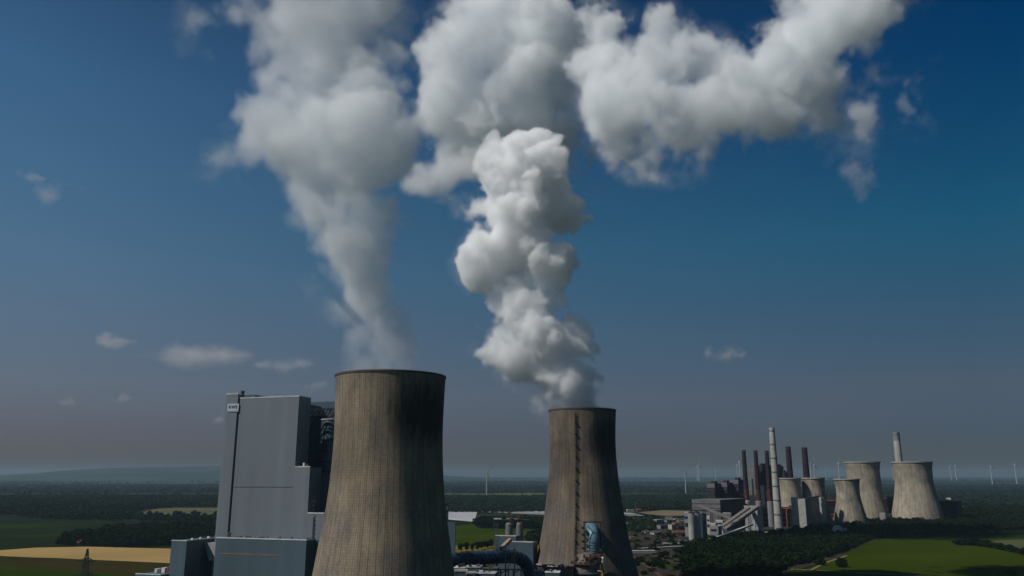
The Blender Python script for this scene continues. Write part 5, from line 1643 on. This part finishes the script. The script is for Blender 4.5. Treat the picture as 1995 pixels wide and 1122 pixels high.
ordn = ["westernmost", "bright", "broad", "brightest", "squat", "easterly", "lone", "dim", "reddish", "small", "grey", "low", "pale", "plain", "tiny", "slim", "narrow", "white", "cream", "dusty", "remote", "faint", "little", "blurred", "hazy"]
for k, (x, y, b) in enumerate(vill):
    g_ = G(x, y); kk = g_.y / 4000
    house(x, y, 34 * kk * (1 + .8 * (b == 2)), 16 * kk, 8 * kk, 5, 'pale_roof' if b else 'render_wall', 'conveyor_roof' if b == 2 else ('grey_roof' if k % 2 else 'red_roof'),
          "%s distant building, %s on the hazy plain %s" % (ordn[k], ["gabled", "flat"][k % 3 == 0], "below the left hills" if x < 500 else ("left of the nearest wind turbine" if x < 1000 else ("beyond the far wood by the old plant" if x < 1500 else "behind the right dark wood"))), "distant building", k % 3 != 0)

# plastic tunnels
rg = rng("tunnels")
def tunnels(lab, corners, n):
    """a block of crop tunnels between four photo points (far left, far right, near right, near left)"""
    a, b, c, d = [G(x, y) for x, y in corners]
    t = thing("plastic_tunnels", lab, "crop tunnels", (0, 0, 0))
    m = MB()
    for i in range(n):
        p = d.lerp(a, (i + .5) / n); q = c.lerp(b, (i + .5) / n)
        w = (a - d).length / n * .5
        L = (q - p); nrm = Vector((-L.y, L.x, 0)).normalized() * w
        arc = [(math.cos(u) * -1, math.sin(u)) for u in np.linspace(0, math.pi, 7)]
        vs = [p + nrm * c_ + Vector((0, 0, 4.2 * s_ + .1)) for c_, s_ in arc] + [q + nrm * c_ + Vector((0, 0, 4.2 * s_ + .1)) for c_, s_ in arc]
        m.add(vs, [(k, k + 1, 8 + k, 7 + k) for k in range(6)] + [tuple(range(6, -1, -1)), tuple(range(7, 14))])
    m.build("film", MAT['plastic_film'], t)
    return t


tunnels("broad pale field of plastic crop tunnels right of the nearest cooling tower", [(845, 997), (930, 996), (927, 1016), (850, 1009.5)], 26)
tunnels("pale strip of plastic tunnels behind the dark clump between the towers", [(930, 996), (1010, 993.5), (1085, 995), (1085, 1003)], 16)
tunnels("thin pale strip of plastic tunnels just right of the farther tower", [(1195, 999), (1232, 1001), (1258, 1007), (1195, 1008)], 8)

# ------------------------------------------------------------------ single trees
row = [(878, 1066, 10), (898, 1069, 11), (909, 1068, 11), (921, 1069, 10), (930, 1066, 11), (938, 1064.5, 11), (944, 1063, 10), (950, 1062, 10), (956, 1061, 11)]
nm = ["first", "second", "third", "fourth", "fifth", "sixth", "seventh", "eighth", "ninth"]
for k, (x, y, h) in enumerate(row):
    tree(x, y + 6, h + 2.5, h * .44, "round dark tree, %s from the left in the row behind the blue duct" % nm[k], LEAF['near'], "row%d" % k, "round_tree", "row of round trees behind the blue duct", n=800, size=.75)
tree(1600, 1107, 12.5, 6.2, "dark bushy tree on the field path, left of the pair", LEAF['near'], "fa", "field_tree", n=1100, size=.75)
tree(1641, 1111, 16, 7.2, "larger dark tree on the field path, right of the pair", LEAF['near'], "fb", "field_tree", n=1400, size=.8)
tree(1923, 1051, 20, 7, "upright pointed tree standing above the hedge in the right field", LEAF['near'], "fc", "field_tree", n=1000, size=.9)
tree(1972, 1128, 11, 7, "bush cut off by the bottom edge in the right field", LEAF['near'], "fd", "field_tree", n=1000, size=.8)
hed = [(1868, 1066, 13), (1880, 1066, 14), (1893, 1067, 15), (1903, 1067, 16), (1913, 1069, 14), (1926, 1070, 15), (1936, 1072, 13), (1947, 1074, 13), (1957, 1076, 12), (1967, 1078, 13), (1977, 1081, 12), (1988, 1083, 12), (1999, 1086, 13)]
hn = ["outermost left tree of the curved hedge in the right field", "second tree of the curved right field hedge, with pale ground below", "third tree of the curved right field hedge", "tallest tree of the curved hedge, below the upright pointed tree",
      "fifth tree of the curved hedge from its left end", "sixth tree of the curved hedge from its left end", "seventh tree of the curved hedge, where it starts to bend", "eighth tree of the curved hedge from its left end", "ninth tree of the curved hedge from its left end",
      "tenth tree of the curved hedge from its left end", "third last tree of the curved hedge at the right edge", "second last tree of the curved hedge at the right edge", "last tree of the curved hedge, cut by the right edge"]
for k, (x, y, h) in enumerate(hed):
    tree(x, y, h, 8.5, hn[k], LEAF['near'], "hed%d" % k, "hedge_tree", "trees of the curved hedge in the right field", n=900, size=1.0)
pop = [(33, 966, 34), (45, 967, 30), (57, 966, 30), (96, 966, 28), (121, 966, 30), (132, 966, 26), (153, 965.5, 32), (168, 965.5, 32), (183, 965.5, 30), (205, 965.5, 26)]
pn = ["leftmost tall tree rising above the left wood", "second tall tree above the left wood", "third tall tree above the left wood, broad crowned", "tall tree above the left wood standing alone", "tall tree above the left wood, left of a close pair",
      "shorter tree of the close pair above the left wood", "tall umbrella shaped tree on the far edge of the left wood", "middle tall tree of three on the far edge of the left wood", "tall tree right of the middle one on the far edge of the left wood", "slim rightmost tree rising above the left wood"]
for k, (x, y, h) in enumerate(pop):
    tree(x, y + 3, h + 6, 11 if k < 9 else 5, pn[k], LEAF['mid'], "pop%d" % k, "tall_tree", "tall trees above the left wood", n=260, size=2.6, clumps=7)
line = [(278, 1003), (291, 1002), (303, 1003), (312, 1003), (326, 1003), (341, 1003), (349, 1002), (357, 1003), (366, 1003), (377, 1002), (385, 1003), (398, 1003), (408, 1004), (418, 1003)]
for k, (x, y) in enumerate(line):
    tree(x, y + 9, 16 + 5 * ((k * 7) % 4) / 2, 8.5, "broad tree, %s from the left in the line before the pale inner field" % (nm + ["tenth", "eleventh", "twelfth", "thirteenth", "fourteenth"])[k], LEAF['mid'], "ln%d" % k, "broad_tree", "line of broad trees before the pale inner field", n=320, size=2.0)

# ------------------------------------------------------------------ small clouds
def cloudlet(x, y, w, h, Y, lab, seed, dens=1.0, tilt=0.0, bias=0.0):
    """a flat ragged streak of cloud w by h photograph pixels (half sizes)"""
    k = mpp(y, Y); rg = rng(seed); c = P(x, y, Y)
    W_, H_ = w * k, h * k
    vox = max(W_ / 90, k * 1.3)
    ex = (W_ * 1.25, W_ * .55, H_ * 1.9)
    lo = np.array([c[j] - ex[j] for j in range(3)])
    shape = tuple(int(2 * ex[j] / vox) + 1 for j in range(3))
    g = [(lo[j] + np.arange(shape[j]) * vox - c[j]) for j in range(3)]
    X = g[0][:, None, None] / W_; Yy = g[1][None, :, None] / (W_ * .45); Z = g[2][None, None, :] / H_ - tilt * w / h * X
    rgn = rng(seed + "n")
    n1 = fbm(shape, .8 * W_ / vox, 6, rgn, .62); n2 = fbm(shape, 1.2 * H_ / vox, 4, rgn, .6)
    prof = 1 - np.sqrt(X ** 2 + Yy ** 2)
    d = prof - .75 * np.abs(Z - .3 * n1 * .6) + .30 * n1 + .16 * n2 - .10 + bias
    d = (np.clip(d / .8, 0, 1) ** 1.3 * (np.clip(prof * 4 + 1, 0, 1))).astype(np.float32)
    d[d < .012] = 0
    for j in range(3):
        sl = [slice(None)] * 3
        for e in (0, -1): sl[j] = e; d[tuple(sl)] = 0
    m = steam_mat("cloud_" + seed, dens * 1.5 / H_, .1, (1, .955, .945))
    o = grid_object("cloud", [float(v) for v in lo], float(vox), d, m)
    tag(o, lab, "cloud")


for a in ((100, 373, 70, 22, 4200, "brightest small cloud high at the left edge", "c1", .3, .12, .42), (66, 345, 38, 14, 4200, "faint wisp of cloud just above the small cloud at the left edge", "c2", .2, -.05, .2),
          (228, 668, 40, 16, 5000, "small pinkish cloud left of the broad low one", "c3", .26, .15, .12), (368, 695, 124, 27, 5200, "broad pinkish cloud low in the left sky", "c4", .2, .02),
          (556, 711, 62, 17, 5200, "thin pinkish cloud right of the broad low one", "c5", .18, .03, .05), (608, 748, 52, 15, 5200, "low pinkish wisp just left of the nearest cooling tower's rim", "c6", .18, .05, .1),
          (1413, 690, 36, 15, 5000, "lone small pinkish cloud in the right half of the sky", "c7", .32, 0.0, .42), (140, 783, 45, 13, 6500, "very faint cloud veil low at the far left", "c8", .12, 0.0),
          (238, 778, 32, 11, 6500, "very faint cloud veil right of the far left one", "c9", .1, .1), (432, 818, 22, 10, 6500, "very faint pinkish veil left of the boiler house sign", "c10", .1, .1), (1672, 342, 42, 30, 3000, "small thin wisp of cloud alone in the upper right sky", "c11", .26, -.3, .38)):
    cloudlet(*a)

# ------------------------------------------------------------------ haze
hz = bpy.data.materials.new("haze"); hz.use_nodes = True
ht = hz.node_tree; ht.nodes.clear()
hv = ht.nodes.new("ShaderNodeVolumePrincipled")
hv.inputs["Color"].default_value = (.40, .58, .72, 1)
hv.inputs["Density"].default_value = 3.6e-5
hv.inputs["Anisotropy"].default_value = 0.1
hout = ht.nodes.new("ShaderNodeOutputMaterial")
ht.links.new(hv.outputs[0], hout.inputs["Volume"])
hb = MB().box(-30000, 30000, -500, 30000, -1.0, 330.0).build("haze", hz)
tag(hb, "thin bluish summer haze over the whole plain", kind="stuff")
